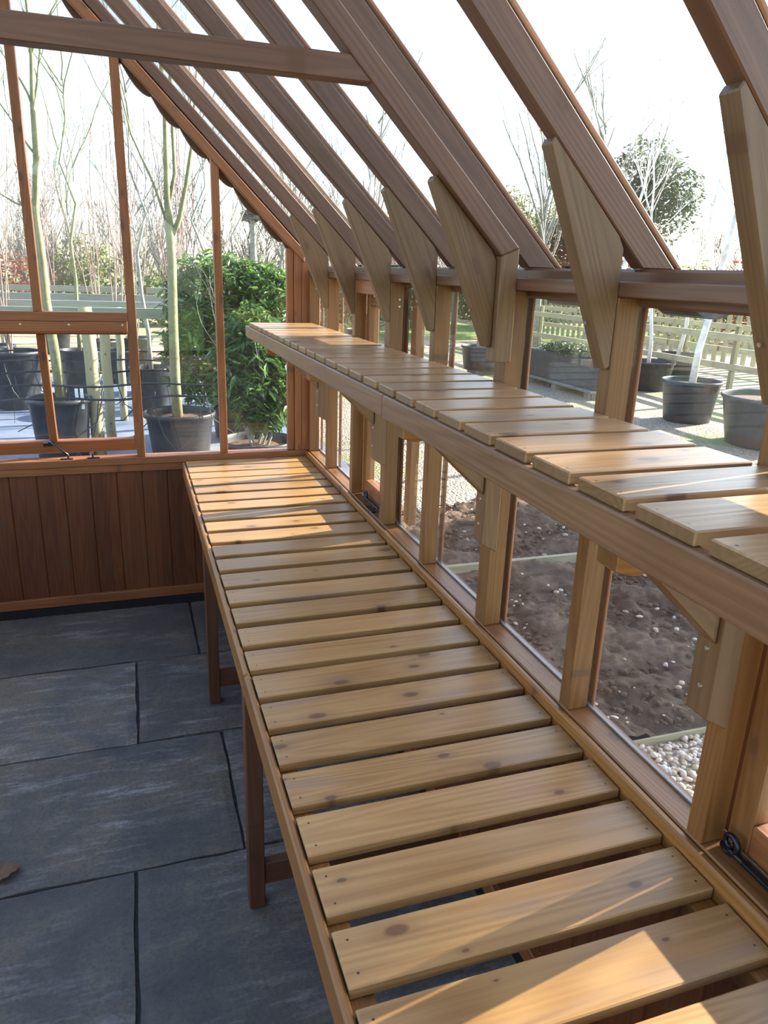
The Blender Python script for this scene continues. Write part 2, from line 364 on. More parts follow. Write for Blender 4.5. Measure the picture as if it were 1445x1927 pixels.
def build_floor():
    rows = [(-1.4, -0.72, [-2.5, -1.9, -1.0, -0.4, 0.0]), (-0.72, -0.1, [-2.5, -1.6, -0.8, 0.0]), (-0.1, 0.6, [-2.5, -1.9, -1.3, -0.5, 0.0]),
            (0.6, 1.24, [-2.5, -1.75, -1.25, -0.6, 0.0]), (1.24, 1.875, [-2.5, -1.6, -0.943, 0.0]), (1.875, 2.515, [-2.5, -1.55, -0.62, 0.0]),
            (2.515, 3.148, [-2.5, -1.85, -0.923, -0.35, 0.0]), (3.148, 3.78, [-2.5, -1.75, -0.645, 0.0])]
    bm = bmesh.new(); lay = bm.verts.layers.float_vector.new('tone'); rr = random.Random(3)
    for y0, y1, xs in rows:
        for x0, x1 in zip(xs[:-1], xs[1:]):
            t = Vector((rr.uniform(0, 30), rr.uniform(0, 30), rr.uniform(0, 30))); g = 0.005
            nx = max(2, int((x1 - x0) / 0.03)); ny = max(2, int((y1 - y0) / 0.03)); dz = rr.uniform(-0.0015, 0.0015)
            grid = []
            for j in range(ny + 1):
                for i in range(nx + 1):
                    x = x0 + g + (x1 - x0 - 2 * g) * i / nx; y = y0 + g + (y1 - y0 - 2 * g) * j / ny
                    ed = i in (0, nx) or j in (0, ny)
                    if ed:
                        q = mnoise.noise(Vector((x * 9, y * 9, t.x))) * 0.006
                        x += q * (1 if i in (0, nx) else 0); y += q * (1 if j in (0, ny) else 0)
                    z = dz + 0.0025 * mnoise.noise(Vector((x * 5, y * 5, t.y))) - (0.004 if ed else 0)
                    v = bm.verts.new((x, y, z)); v[lay] = t; grid.append(v)
            for j in range(ny):
                for i in range(nx):
                    bm.faces.new((grid[j * (nx + 1) + i], grid[j * (nx + 1) + i + 1], grid[(j + 1) * (nx + 1) + i + 1], grid[(j + 1) * (nx + 1) + i]))
            rim = [grid[i] for i in range(nx + 1)] + [grid[j * (nx + 1) + nx] for j in range(1, ny + 1)] + [grid[ny * (nx + 1) + i] for i in range(nx - 1, -1, -1)] + [grid[j * (nx + 1)] for j in range(ny - 1, 0, -1)]
            low = []
            for v in rim:
                w = bm.verts.new((v.co.x, v.co.y, -0.04)); w[lay] = t; low.append(w)
            for k in range(len(rim)):
                bm.faces.new((rim[k], low[k], low[(k + 1) % len(rim)], rim[(k + 1) % len(rim)]))
            bm.faces.new(list(reversed(low)))
    me = bpy.data.meshes.new('floor'); bm.to_mesh(me); bm.free(); me.materials.append(stone_mat())
    o = link(bpy.data.objects.new('floor', me), None, Matrix.Identity(4))
    tag(o, 'blue grey riven stone paving slabs inside the greenhouse', 'floor', kind='structure')
    j = MB().box((XL - 0.02, YN, -0.06), (0.02, YE + 0.06, -0.013)).build('joint_bed', plain('dark_joint_mortar', (0.035, 0.034, 0.034), 0.9, 0, 60, 0.4, 0.004), o)
build_floor()

# ------------------------------------------------------------------ right wall
def long_wall(name, label, xf, sgn, ys, full):
    """xf inner face x; sgn=+1 outer side is +x"""
    w = thing(name, label, 'wall', (xf, YN, 0), kind='structure')
    X = lambda d: xf + sgn * d
    def bb(nm, d0, d1, y0, y1, z0, z1, mat, g, bevel=0.0025):
        return bbox(nm, (min(X(d0), X(d1)), y0, z0), (max(X(d0), X(d1)), y1, z1), M[mat], w, g, bevel)
    # panelling, base, sill, head
    c = Vector((X(0.03), (YE + YN) / 2, 0.42)); fr = frame_along(c - Vector((0, 0, 1)), c + Vector((0, 0, 1)), (1, 0, 0))
    tongue(X(0.01), YN, YE, 0.06, 0.735, 'y', sgn).build('wall_panel', M['panel'], w, frame=fr)
    bb('outer_cladding', 0.03, 0.055, YN, YE + 0.06, 0.0, 0.76, 'frame', 'y')
    bb('base_rail', -0.012, 0.03, YN, YE, 0.05, 0.105, 'frame', 'y'); bb('foot_strip', -0.008, 0.055, YN, YE, 0.0, 0.05, 'footstrip', 'y')
    bb('sill', 0.0, 0.075, YN, YE + 0.03, 0.757, ZS, 'stud', 'y'); bb('sill_lip', -0.016, -0.0005, YN, YE, 0.74, ZS - 0.003, 'rail', 'y', 0.004)
    bb('head_rail', -0.001, 0.045, YN, YE, ZH, 1.7, 'rafter', 'y'); bb('eaves_plate', 0.0455, 0.125, YN, YE + 0.05, 1.655, 1.722, 'rafter', 'y', 0.005)
    bb('glazing_bead', 0.054, 0.060, YN, YE, ZS + 0.001, ZS + 0.005, 'bead', 'y', 0.001)
    for y, wd in ys:
        bb('stud', 0.0, 0.049, y, y + wd, ZS + 0.0005, ZH, 'stud', 'z', 0.002)
        bb('outer_bead', 0.0655, 0.0715, y + 0.002, y + wd, ZS + 0.001, ZH, 'frame', 'z', 0.002)
    yy = sorted(ys)
    for (ya, wa), (yb, wb) in zip(yy[:-1], yy[1:]):
        if (round(ya, 3), round(yb, 3)) in full: continue
        sheet('glass_pane', (min(X(0.0605), X(0.0645)), ya + wa * 0.5, ZS + 0.004), (max(X(0.0605), X(0.0645)), yb + wb * 0.5, ZH + 0.01), M['glass'], w)
    return w
def tongue(x, y0, y1, z0, z1, axis, sgn):
    """tongue and groove boarding with real V joints, boards 120 mm wide; face at x, thickness to the outer side"""
    mb = MB(); p = 0.12; k = math.floor(y0 / p); v = 0.004
    a = y0
    while a < y1 - 1e-4:
        b = min((math.floor(a / p + 1e-6) + 1) * p, y1)
        if axis == 'y':
            pts = [(x + sgn * v, a), (x, a + v), (x, b - v), (x + sgn * v, b), (x + sgn * 0.018, b), (x + sgn * 0.018, a)]
        else:
            pts = [(a, x + sgn * v), (a + v, x), (b - v, x), (b, x + sgn * v), (b, x + sgn * 0.018), (a, x + sgn * 0.018)]
        mb.prism_z(pts, z0, z1); a = b
    return mb
studs = [(YS['A'], .036), (YS['B'], .036), (YS['C'], .055), (YS['D'], .036), (YS['E'], .055), (YS['F'], .036), (YS['G'], .036)] + [(y, .036) for y in NEAR]
studs_r = studs + [(YE - 0.034, .034), (YN, .036)]
wr = long_wall('wall_right', 'long right side wall of stained timber studs and glass above the slatted bench', 0.0, 1, studs_r,
               {(2.475, 2.905), (2.474, 2.905), (0.36, 0.781)})
wl = long_wall('wall_left', 'left side timber and glass wall opposite the benches', XL, -1, studs_r, set())
# the wider post seen outside the glass at the frame joint, and the corner posts
bbox('outer_post', (0.0865, YS['E'] - 0.03, ZS), (0.12, YS['E'] + 0.02, 1.66), M['stud'], wr, 'z')
bbox('corner_post', (-0.035, YE + 0.0005, ZS), (0.06, YE + 0.045, 1.76), M['frame'], wr, 'z')
for k, (z, dy) in enumerate(((1.615, 0.020), (1.592, 0.024))): screw((0.032, YS['E'] - 0.0001, z), (0, -1, 0), wr, 0.004)

# ------------------------------------------------------------------ far end wall
we = thing('wall_far', 'far end timber and glass wall with low red brown boarding beneath the panes', 'wall', (-1.25, YE, 0), kind='structure')
c = Vector((-1.25, YE + 0.01, 0.42)); fr = frame_along(c - Vector((0, 0, 1)), c + Vector((0, 0, 1)), (0, 1, 0))
tongue(YE + 0.012, XL, 0.0, 0.06, 0.735, 'x', 1).build('wall_panel', M['panel'], we, frame=fr)
bbox('outer_cladding', (XL, YE + 0.031, 0.0), (0.03, YE + 0.06, 0.755), M['frame'], we, 'x')
bbox('foot_strip', (XL, YE - 0.004, 0.0), (0, YE + 0.03, 0.05), M['footstrip'], we, 'x')
bbox('base_rail', (XL, YE - 0.01, 0.05), (0, YE + 0.011, 0.10), M['frame'], we, 'x')
bbox('sill', (XL, YE - 0.004, 0.765), (-0.0005, YE + 0.075, ZS), M['frame'], we, 'x', 0.003)
bbox('sill_moulding', (XL, YE - 0.002, 0.728), (0, YE + 0.0115, 0.7645), M['frame'], we, 'x', 0.004)
bbox('cross_rail', (-1.665, YE - 0.004, 1.445), (-0.8565, YE + 0.045, 1.487), M['frame'], we, 'x')
bbox('casement_head', (-1.665, YE - 0.010, 1.398), (-0.8565, YE + 0.03, 1.4445), M['frame'], we, 'x', 0.004)
for x in (-1.33, -1.13, -0.90): screw((x + 0.02, YE - 0.0101, 1.432), (0, -1, 0), we, 0.0055)
zt = lambda x: TOPC - 0.045 - x                     # underside of the gable rafter, right half
for x0, x1, z0 in ((-0.8565, -0.817, ZS + .0005), (-0.452, -0.416, ZS + .0005), (-0.0705, -0.036, ZS + .0005), (-1.253, -1.215, 1.4875)):
    pts = [(x0, z0), (x1, z0), (x1, zt(x1)), (x0, zt(x0))]
    if x0 < -1.25 + 0.01 and x1 > -1.25: pts = [(x0, z0), (x1, z0), (x1, zt(x1)), (x0, zt(x1))]
    cc = Vector(((x0 + x1) / 2, YE + 0.02, 1.5)); fr = frame_along(cc - Vector((0, 0, 1)), cc + Vector((0, 0, 1)), (0, -1, 0))
    MB().prism_y(pts, YE, YE + 0.045).build('glazing_bar', M['frame'], we, frame=fr, bevel=0.002)
    if x0 < -0.2:
        xo = 2 * RIDGE_X - x1
        if x0 > -1.25:
            pts2 = [(2 * RIDGE_X - x, z) for x, z in pts]
            fr2 = Matrix.Translation(Vector((2 * RIDGE_X - 2 * cc.x, 0, 0))) @ fr
            MB().prism_y(pts2[::-1], YE, YE + 0.045).build('glazing_bar', M['frame'], we, frame=fr2, bevel=0.002)
# gable rafters of the wall itself: near trim face with a sunlit slit above it
def sloped(name, c0, c1, y0, y1, xa, xb, mat, parent, mirror=False, bevel=0.0025, cut=None):
    """rafter between the lines z=c0-x and z=c1-x from xa (low, right) to xb (ridge)"""
    def mx(x): return 2 * RIDGE_X - x if mirror else x
    lo, hi = (xa, c0 - xa), (xb, c0 - xb)
    d = c1 - c0
    if cut == 'plumb': pts = [(xa, c0 - xa), (xa, c1 - xa), (xb, c1 - xb), (xb, c0 - xb)]
    else: pts = [(xa, c0 - xa), (xa + d, c0 - xa), (xb, c1 - xb), (xb, c0 - xb)]
    P0 = Vector((mx(xa), (y0 + y1) / 2, (c0 + c1) / 2 - xa)); P1 = Vector((mx(xb), (y0 + y1) / 2, (c0 + c1) / 2 - xb))
    fr = frame_along(P0, P1, (0, 1, 0))
    pts = [(mx(x), z) for x, z in pts]
    return MB().prism_y(pts, y0, y1).build(name, M[mat], parent, frame=fr, bevel=bevel)
for mir in (False, True):
    sloped('gable_trim', TOPC - 0.052, TOPC + 0.006, YE - 0.006, YE + 0.040, -0.02, RIDGE_X, 'frame', we, mir, cut='plumb')
    sloped('gable_rafter', TOPC + 0.0145, TOPC + 0.085, YE + 0.004, YE + 0.05, 0.03, RIDGE_X, 'rafter', we, mir, cut='plumb')
# scalloped barge board outside the gable
def barge(mir):
    c0 = TOPC - 0.075; c1 = TOPC + 0.07; pts = []; n = 150
    for i in range(n + 1):
        s = 0.08 - (0.08 - RIDGE_X) * i / n
        ph = ((s - 0.0) / 0.115) % 1.0
        b = 0.030 * math.sin(math.pi * ph) ** 0.8
        pts.append((s, c0 + 0.022 - b - s))
    pts += [(RIDGE_X, c1 - RIDGE_X), (0.08, c1 - 0.08)]
    if mir: pts = [(2 * RIDGE_X - x, z) for x, z in pts]
    x0, x1 = pts[0], pts[n]
    fr = frame_along((x0[0], YE + 0.07, x0[1]), (x1[0], YE + 0.07, x1[1]), (0, 1, 0))
    MB().prism_y(pts, YE + 0.055, YE + 0.075).build('barge_board', M['rafter'], we, frame=fr)
barge(False); barge(True)
# end panes, cut to the slope
def gpane(x0, x1, z0):
    g = lambda x: TOPC - 0.03 - (x if x > RIDGE_X else 2 * RIDGE_X - x)
    pts = [(x0, z0), (x1, z0), (x1, g(x1)), (x0, g(x0))]
    MB().prism_y(pts, YE + 0.047, YE + 0.051).build('glass_pane', M['glass'], we)
gpane(-0.434, -0.05, ZS + .003); gpane(-0.837, -0.434, ZS + .003)
gpane(-1.234, -0.837, 1.466); gpane(-1.25, -1.234, 1.466); gpane(-1.663, -1.25, 1.466)
gpane(-2.066, -1.663, ZS + .003); gpane(-2.45, -2.066, ZS + .003)
# right corner post on the end wall, left corner post
bbox('corner_post', (XL, YE + 0.0005, ZS), (XL + 0.07, YE + 0.045, 1.72), M['frame'], we, 'z')
bbox('corner_post', (-0.1055, YE + 0.01, ZS + 0.0005), (-0.071, YE + 0.045, 1.80), M['frame'], we, 'z')

# near end wall, behind the camera
wn_o = thing('wall_near', 'near end timber and glass wall behind the viewer', 'wall', (-1.25, YN, 0), kind='structure')
bbox('boarding', (XL, YN - 0.06, 0.0), (0.0, YN - 0.002, 0.78), M['frame'], wn_o, 'x')
for x in (-2.5, -1.68, -0.85, -0.45, -0.04):
    bbox('glazing_bar', (x, YN - 0.05, 0.781), (x + 0.04, YN - 0.004, min(TOPC - 0.05 - (x + .04 if x > -1.25 else 2 * RIDGE_X - x), 3)), M['frame'], wn_o, 'z')

# ------------------------------------------------------------------ roof
cl = thing('ceiling', 'glazed pitched roof of stained softwood rafters running up to the ridge', 'ceiling', (RIDGE_X, 1.2, 3.0), kind='structure')
rafters = [(YS[k], 0.036 if k not in 'CE' else 0.040) for k in 'ABCDEFG'] + [(y, .036) for y in NEAR] + [(YN + 0.002, .036)]
for y, wd in rafters:
    for mir in (False, True):
        sloped('rafter', TOPC, TOPC + 0.072, y, y + wd, TOPC - 1.7225, RIDGE_X + 0.016, 'rafter', cl, mir)
        sloped('glazing_cap', TOPC + 0.0800, TOPC + 0.094, y + 0.004, y + wd - 0.004, TOPC + 0.08 - 1.724, RIDGE_X, 'frame', cl, mir)
ya = sorted(y + w / 2 for y, w in rafters) + [YE + 0.03]
for a, b in zip(ya[:-1], ya[1:]):
    for mir in (False, True):
        mx = (lambda x: 2 * RIDGE_X - x) if mir else (lambda x: x)
        g0, g1 = TOPC + 0.0735, TOPC + 0.0785
        pts = [(mx(0.11), g0 - 0.11), (mx(0.112), g1 - 0.112), (mx(RIDGE_X), g1 - RIDGE_X), (mx(RIDGE_X), g0 - RIDGE_X)]
        MB().prism_y(pts, a, b).build('glass_pane', M['glass'], cl)
bbox('ridge_beam', (RIDGE_X - 0.015, YN, 2.965), (RIDGE_X + 0.015, YE, 3.10), M['rafter'], cl, 'y')

# eaves brackets: tapered gussets from stud to rafter
def bracket(y, dx, wd, zt0):
    c0 = TOPC - (0.066 if dx < -0.01 else 0.0)
    tx = -0.16 + dx
    pts = [(dx, 1.545), (dx, c0 - dx - 0.012), (dx - 0.012, c0 - dx + 0.010), (tx, c0 - tx - 0.0005), (tx - 0.008, c0 - tx - 0.012), (dx - 0.012, 1.540)]
    fr = frame_along((dx, y, 1.54), (dx - 0.16, y, 1.9), (0, 1, 0))
    o = MB().prism_y(pts, y, y + wd).build('eaves_bracket', M['bracket'], cl, frame=fr, bevel=0.002)
    screw_o = MB().tube([(dx - 0.052, y + wd / 2, 1.625), (dx - 0.0535, y + wd / 2, 1.6245)], 0.0035, 8).build('screw', M['screw'], o)
for k in 'ABDEFG': bracket(YS[k] + 0.001, -0.0005, 0.034, 0)
for y in NEAR: bracket(y + 0.001, -0.0005, 0.034, 0)
bracket(YS['C'] - 0.012, -0.0455, 0.036, 0)
# the truss with its collar tie
TY0, TY1 = YS['C'] - 0.030, YS['C'] + 0.014
def truss():
    post = [(-0.045, 1.508), (-0.0005, 1.508), (-0.0005, 1.763), (-0.045, 1.745)]
    fr = frame_along((-0.02, TY0, 1.5), (-0.02, TY0, 1.76), (1, 0, 0))
    MB().prism_y(post, TY0, TY1).build('truss_post', M['bracket'], cl, frame=fr, bevel=0.002)
    c0, c1 = TOPC - 0.064, TOPC - 0.0015
    pts = [(-0.045, 1.7455), (-0.0005, 1.7635), (RIDGE_X, c1 - RIDGE_X), (RIDGE_X, c0 - RIDGE_X)]
    fr = frame_along((0, TY0, 1.76), (RIDGE_X, TY0, 1.76 - RIDGE_X), (0, 1, 0))
    MB().prism_y(pts, TY0, TY1).build('truss_rafter', M['rafter'], cl, frame=fr, bevel=0.002)
    pts = [(2 * RIDGE_X - x, z) for x, z in pts]
    MB().prism_y(pts, TY0, TY1).build('truss_rafter', M['rafter'], cl, frame=fr, bevel=0.002)
    xr = TOPC - 0.064
    z0, z1 = 2.060, 2.106
    a, b = xr - z0, xr - z1
    pts = [(a, z0), (b, z1), (2 * RIDGE_X - b, z1), (2 * RIDGE_X - a, z0)]
    fr = frame_along((-0.4, TY0, 2.08), (-2.1, TY0, 2.08), (0, 0, 1))
    MB().prism_y(pts, TY0 + 0.002, TY1 - 0.002).build('collar_tie', M['rafter'], cl, frame=fr, bevel=0.002)
truss()

# ------------------------------------------------------------------ opening windows
def casement_side(name, label, y0, y1):
    w = thing(name, label, 'window', (0.05, (y0 + y1) / 2, ZS), kind='structure')
    xi, xo = 0.046, 0.086; g = 0.006
    zb, ztp = ZS + 0.009, 1.6215
    bbox('window_head', (0.0005, y0 + 0.0005, 1.6225), (0.044, y1 - 0.0005, 1.6715), M['frame'], w, 'y')
    bbox('stile', (xi, y0 + g, zb), (xo, y0 + g + 0.045, ztp), M['stud'], w, 'z')
    bbox('stile', (xi, y1 - g - 0.045, zb), (xo, y1 - g, ztp), M['stud'], w, 'z')
    bbox('top_rail', (xi, y0 + g + 0.0455, ztp - 0.045), (xo, y1 - g - 0.0455, ztp), M['stud'], w, 'y')
    bbox('bottom_rail', (xi, y0 + g + 0.0455, zb), (xo, y1 - g - 0.0455, zb + 0.062), M['frame'], w, 'y')
    sheet('pane', (0.064, y0 + g + 0.043, zb + 0.06), (0.068, y1 - g - 0.043, ztp - 0.043), M['glass'], w)
    return w
def scroll_stay(parent, P, d, nrm, length, r=0.0058):
    """wrought stay starting at P, running along d, curl in the plane of d and nrm"""
    P = Vector(P); d = Vector(d).normalized(); n = Vector(nrm).normalized()
    pts = []; rad = []
    for i in range(26):
        a = 2 * math.pi * 1.45 * i / 25; rr = 0.004 + 0.0165 * i / 25
        pts.append(P + d * 0.018 + (d * -math.cos(a + 2.7) + n * math.sin(a + 2.7)) * rr + n * 0.012); rad.append(r * (0.6 + 0.4 * i / 25))
    last = pts[-1]
    for i in range(1, 9):
        t = i / 8
        pts.append(last.lerp(P + d * (length), t) + n * 0.0 ); rad.append(r)
    mb = MB().tube(pts, rad, 8)
    return mb
def stay_on_sill(win, y_far, y_near):
    # bar along -y on the sill, scroll at the far end
    mb = scroll_stay(win, (0.026, y_far, ZS + 0.016), (0, -1, 0), (0, 0, 1), y_far - y_near)
    bar = mb.build('casement_stay', M['iron'], win, smooth=True)
    p = MB().box((0.019, y_near + 0.01, ZS + 0.014), (0.033, y_far - 0.05, ZS + 0.0195)).build('stay_bar', M['iron'], bar, bevel=0.001)
    pl = MB().box((0.003, y_near + 0.02, ZS + 0.0005), (0.018, y_near + 0.11, ZS + 0.004))
    for k in (0.035, 0.065, 0.095): pl.lathe([(0.004, 0), (0.0035, 0.0022), (0.001, 0.003)], (0.0105, y_near + k, ZS + 0.004), 10)
    pin = MB().lathe([(0.003, 0), (0.003, 0.012), (0.005, 0.013), (0.005, 0.018), (0.002, 0.0195)], (0.026, y_near + 0.06, ZS + 0.004), 10)
    pl.build('stay_plate', M['iron'], bar); pin.build('stay_pin', M['iron'], bar, smooth=True)
w2 = casement_side('window_2', 'small opening timber window in the right wall beyond the shelf joint, third pane from the far corner', YS['E'] + 0.055, YS['F'])
stay_on_sill(w2, 2.80, 2.60)
w3 = casement_side('window_3', 'opening timber window nearest the viewer in the right wall with black scrolled stay', 0.396, YS['A'])
stay_on_sill(w3, 0.765, 0.52)

# end casement, top hung and pushed outwards a little
w1 = thing('window_1', 'wide top hung timber window pushed slightly open in the far end wall', 'window', (-1.26, YE, 1.40), kind='structure')
def tilt_box(name, a, b, mat, grain, parent=w1, ang=0.17, bev=0.0025):
    piv = Vector((0, YE + 0.052, 1.396)); Rm = Matrix.Translation(piv) @ Matrix.Rotation(ang, 4, 'X') @ Matrix.Translation(-piv)
    a = Vector(a); b = Vector(b); c = (a + b) / 2
    d = Vector((1, 0, 0)) if grain == 'x' else Vector((0, 0, 1))
    fr = frame_along(c - d, c + d, (0, 1, 0))
    mb = MB().box(a, b); mb.v = [Rm @ v for v in mb.v]
    return mb.build(name, M[mat], parent, frame=Rm @ fr, bevel=bev)
y0, y1 = YE + 0.052, YE + 0.088; zt1, zb1 = 1.394, 0.792
tilt_box('stile', (-0.862, y0, zb1), (-0.824, y1, zt1), 'frame', 'z'); tilt_box('stile', (-1.660, y0, zb1), (-1.622, y1, zt1), 'frame', 'z')
tilt_box('bottom_rail', (-1.6215, y0, zb1), (-0.8625, y1, zb1 + 0.062), 'frame', 'x'); tilt_box('top_rail', (-1.6215, y0, zt1 - 0.012), (-0.8625, y1, zt1), 'frame', 'x')
mull = tilt_box('mullion', (-1.258, y0, zb1 + 0.0625), (-1.221, y1, zt1 - 0.0125), 'frame', 'z')
tilt_box('pane', (-1.6225, y0 + 0.02, zb1 + 0.06), (-0.8615, y0 + 0.024, zt1 - 0.01), 'glass', 'x', bev=0)
stay = MB().tube([(-1.26, YE + 0.130, 0.862), (-1.25, YE + 0.115, 0.868), (-1.235, YE + 0.08, 0.862), (-1.205, YE + 0.04, 0.845), (-1.17, YE + 0.015, 0.822)], [0.005, 0.006, 0.0055, 0.005, 0.006], 8).build('casement_stay', M['iron'], w1, smooth=True)
MB().box((-1.205, YE + 0.004, ZS + 0.0005), (-1.150, YE + 0.022, ZS + 0.004)).lathe([(0.004, 0.0), (0.004, 0.012), (0.006, 0.014), (0.003, 0.02)], (-1.17, YE + 0.013, ZS + 0.004), 10).build('stay_plate', M['iron'], stay)
MB().box((-1.085, YE + 0.004, ZS + 0.0005), (-1.030, YE + 0.022, ZS + 0.004)).lathe([(0.004, 0.0), (0.004, 0.014), (0.005, 0.016), (0.003, 0.026)], (-1.06, YE + 0.013, ZS + 0.004), 10).build('stay_pin', M['iron'], w1)
MB().box((-1.285, YE + 0.118, 0.845), (-1.235, YE + 0.132, 0.862)).build('stay_eye', M['iron'], w1)

# ------------------------------------------------------------------ lower bench (two lengths butted end to end)
XB = -0.6426; ZB = 0.7728
def bench(name, label, y0, y1, slat_edges, legs, loc):
    b = thing(name, label, 'bench', loc, 'slatted benches along the right wall')
    bbox('front_rail', (XB - 0.004, y0 + 0.001, ZB - 0.075), (XB + 0.011, y1 - 0.001, ZB - 0.004), M['rail'], b, 'y', 0.004)
    bbox('inner_rail', (XB + 0.0115, y0 + 0.002, ZB - 0.066), (XB + 0.050, y1 - 0.002, ZB - 0.0215), M['rail'], b, 'y', 0.002)
    bbox('back_rail', (-0.060, y0 + 0.002, ZB - 0.066), (-0.0175, y1 - 0.002, ZB - 0.0215), M['rail'], b, 'y', 0.002)
    for i, e in enumerate(slat_edges):
        dx = R.uniform(-0.002, 0.002)
        s = bbox('slat', (XB + 0.0125 + abs(dx) * 0.5, e, ZB - 0.0205), (-0.0175 - abs(dx), e + 0.0975, ZB + R.uniform(-0.0006, 0.0006)), M['slat'], b, 'x', 0.0022)
        # a few boards face the other way so the figure does not repeat
    for y in legs:
        lg = bbox('leg', (XB + 0.0005, y, 0.002), (XB + 0.044, y + 0.045, ZB - 0.0665), M['leg'], b, 'z', 0.002)
        bbox('stretcher', (XB + 0.0445, y + 0.008, 0.070), (-0.013, y + 0.038, 0.140), M['leg'], b, 'x', 0.002)
        bbox('cross_bearer', (XB + 0.0505, y + 0.002, ZB - 0.085), (-0.0605, y + 0.044, ZB - 0.0215), M['rail'], b, 'x', 0.002)
    return b
edges = [3.628, 3.513, 3.389, 3.266, 3.143, 3.017, 2.892, 2.766, 2.638, 2.510, 2.379, 2.248, 2.117, 1.989, 1.859, 1.728, 1.599]
far = [e for e in edges]
far_slats = [3.6135, 3.497, 3.380] + edges[3:]
bench('slatted_bench', 'long slatted timber bench reaching the far end wall, lit by sun at its far end', 1.590, YE - 0.012,
      [e for e in far_slats], [1.634, 2.700], (-0.32, 2.66, 0))
near_e = [1.474, 1.349, 1.223, 1.097, 0.972, 0.846, 0.721] + [0.721 - 0.1255 * k for k in range(1, 14)]
bench('slatted_bench', 'slatted timber bench nearest the viewer, filling the bottom right corner', -0.93, 1.588, near_e, [0.30, -0.85], (-0.32, 0.33, 0))

# ------------------------------------------------------------------ upper shelf
XS = -0.3183; ZST = 1.4378; ZSB = 1.386
def shelf(label, y0, y1, slat_edges, supports, bearers, loc):
    b = thing('slatted_shelf', label, 'shelf', loc, 'slatted shelves along the right wall')
    bbox('fascia', (XS, y0 + 0.0005, ZSB), (XS + 0.022, y1 - 0.0005, ZST), M['fascia'], b, 'y', 0.003)
    bbox('back_rail', (-0.026, y0 + 0.001, ZSB + 0.008), (-0.001, y1 - 0.001, ZST - 0.0005), M['fascia'], b, 'y', 0.002)
    for e in slat_edges:
        bbox('slat', (XS + 0.008, e, ZST + 0.0005), (-0.002, e + 0.100, ZST + 0.0185), M['shelf_slat'], b, 'x', 0.002)
    for y in bearers:
        pts = [(XS + 0.0225, 1.352), (XS + 0.05, 1.345), (-0.03, 1.362), (-0.0265, ZST - 0.001), (XS + 0.0225, ZST - 0.001)]
        fr = frame_along((XS, y, 1.4), (0, y, 1.4), (0, 1, 0))
        MB().prism_y(pts, y, y + 0.045).build('bearer', M['rail'], b, frame=fr, bevel=0.002)
    for y in supports:
        pts = [(-0.0455, 1.056), (-0.0005, 1.030), (-0.0005, 1.3855), (-0.0455, 1.3855)]
        fr = frame_along((-0.02, y, 1.03), (-0.02, y, 1.38), (1, 0, 0))
        cl_ = MB().prism_y(pts, y - 0.006, y + 0.042).build('cleat', M['bracket'], b, frame=fr, bevel=0.002)
        for z in (1.105, 1.17): screw((-0.0456, y + 0.018, z), (-1, 0, 0), cl_, 0.0045)
        pts = [(-0.046, 1.183), (-0.046, 1.3855), (-0.262, 1.3855), (-0.249, 1.374)]
        fr = frame_along((-0.046, y, 1.2), (-0.25, y, 1.38), (0, 1, 0))
        MB().prism_y(pts, y + 0.001, y + 0.035).build('gusset', M['bracket'], b, frame=fr, bevel=0.002)
    return b
se = [2.549, 2.422, 2.296, 2.170, 2.043, 1.916, 1.790, 1.664]
fe = [2.549 + 0.1225 * k for k in range(1, 10)]
fe = [f for f in fe if f + 0.1 < YE - 0.01]
shelf('upper slatted timber shelf reaching the far end wall, sunlit at its far end', 1.589, YE - 0.03, fe + se, [YS['E'], YS['G']], [2.42, 3.22], (-0.16, 2.65, 1.38))
ne = [1.540, 1.418, 1.297, 1.177, 1.058, 0.939, 0.820, 0.700, 0.579] + [0.579 - 0.1205 * k for k in range(1, 12)]
shelf('upper slatted timber shelf nearest the viewer, running out of the right edge', -0.93, 1.588, ne, [YS['C'] - 0.035, YS['A'], -0.06], [1.50, 0.715], (-0.16, 0.33, 1.38))

# ------------------------------------------------------------------ dry leaf on the floor
def dry_leaf(name, label, c, size, rot, col):
    m = plain('dry_leaf_' + label[:5], col, 0.7, 0, 40, 0.3)
    pts = []; n = 14; mb = MB(); vs = []; fs = []
    for i in range(n + 1):
        t = i / n; w = size * 0.33 * math.sin(math.pi * t) ** 0.7 * (1 + 0.12 * math.sin(t * 23))
        x = (t - 0.5) * size; zc = 0.006 + 0.12 * size * math.sin(t * 3.0)
        for k, yy in enumerate((-w, 0, w)):
            vs.append((x, yy, zc + (0.10 * size if k != 1 else 0) * math.sin(math.pi * t)))
    for i in range(n):
        for k in range(2): fs.append((i * 3 + k, i * 3 + k + 1, i * 3 + k + 4, i * 3 + k + 3))
    vs2 = [(x, y, z + 0.0006) for x, y, z in vs]; q = len(vs)
    fs2 = [tuple(q + i for i in reversed(f)) for f in fs]
    Mx = Matrix.Translation(Vector(c)) @ Matrix.Rotation(rot, 4, 'Z')
    mb.add([Mx @ Vector(v) for v in vs + vs2], fs + fs2)
    return tag(mb.build(name, m, None, frame=Matrix.Translation(Vector(c)), smooth=True), label, 'leaf')
dry_leaf('dry_leaf', 'brown curled dead leaf lying on the stone slabs at the left edge', (-1.295, 1.955, 0.002), 0.085, 0.7, (0.16, 0.09, 0.06))

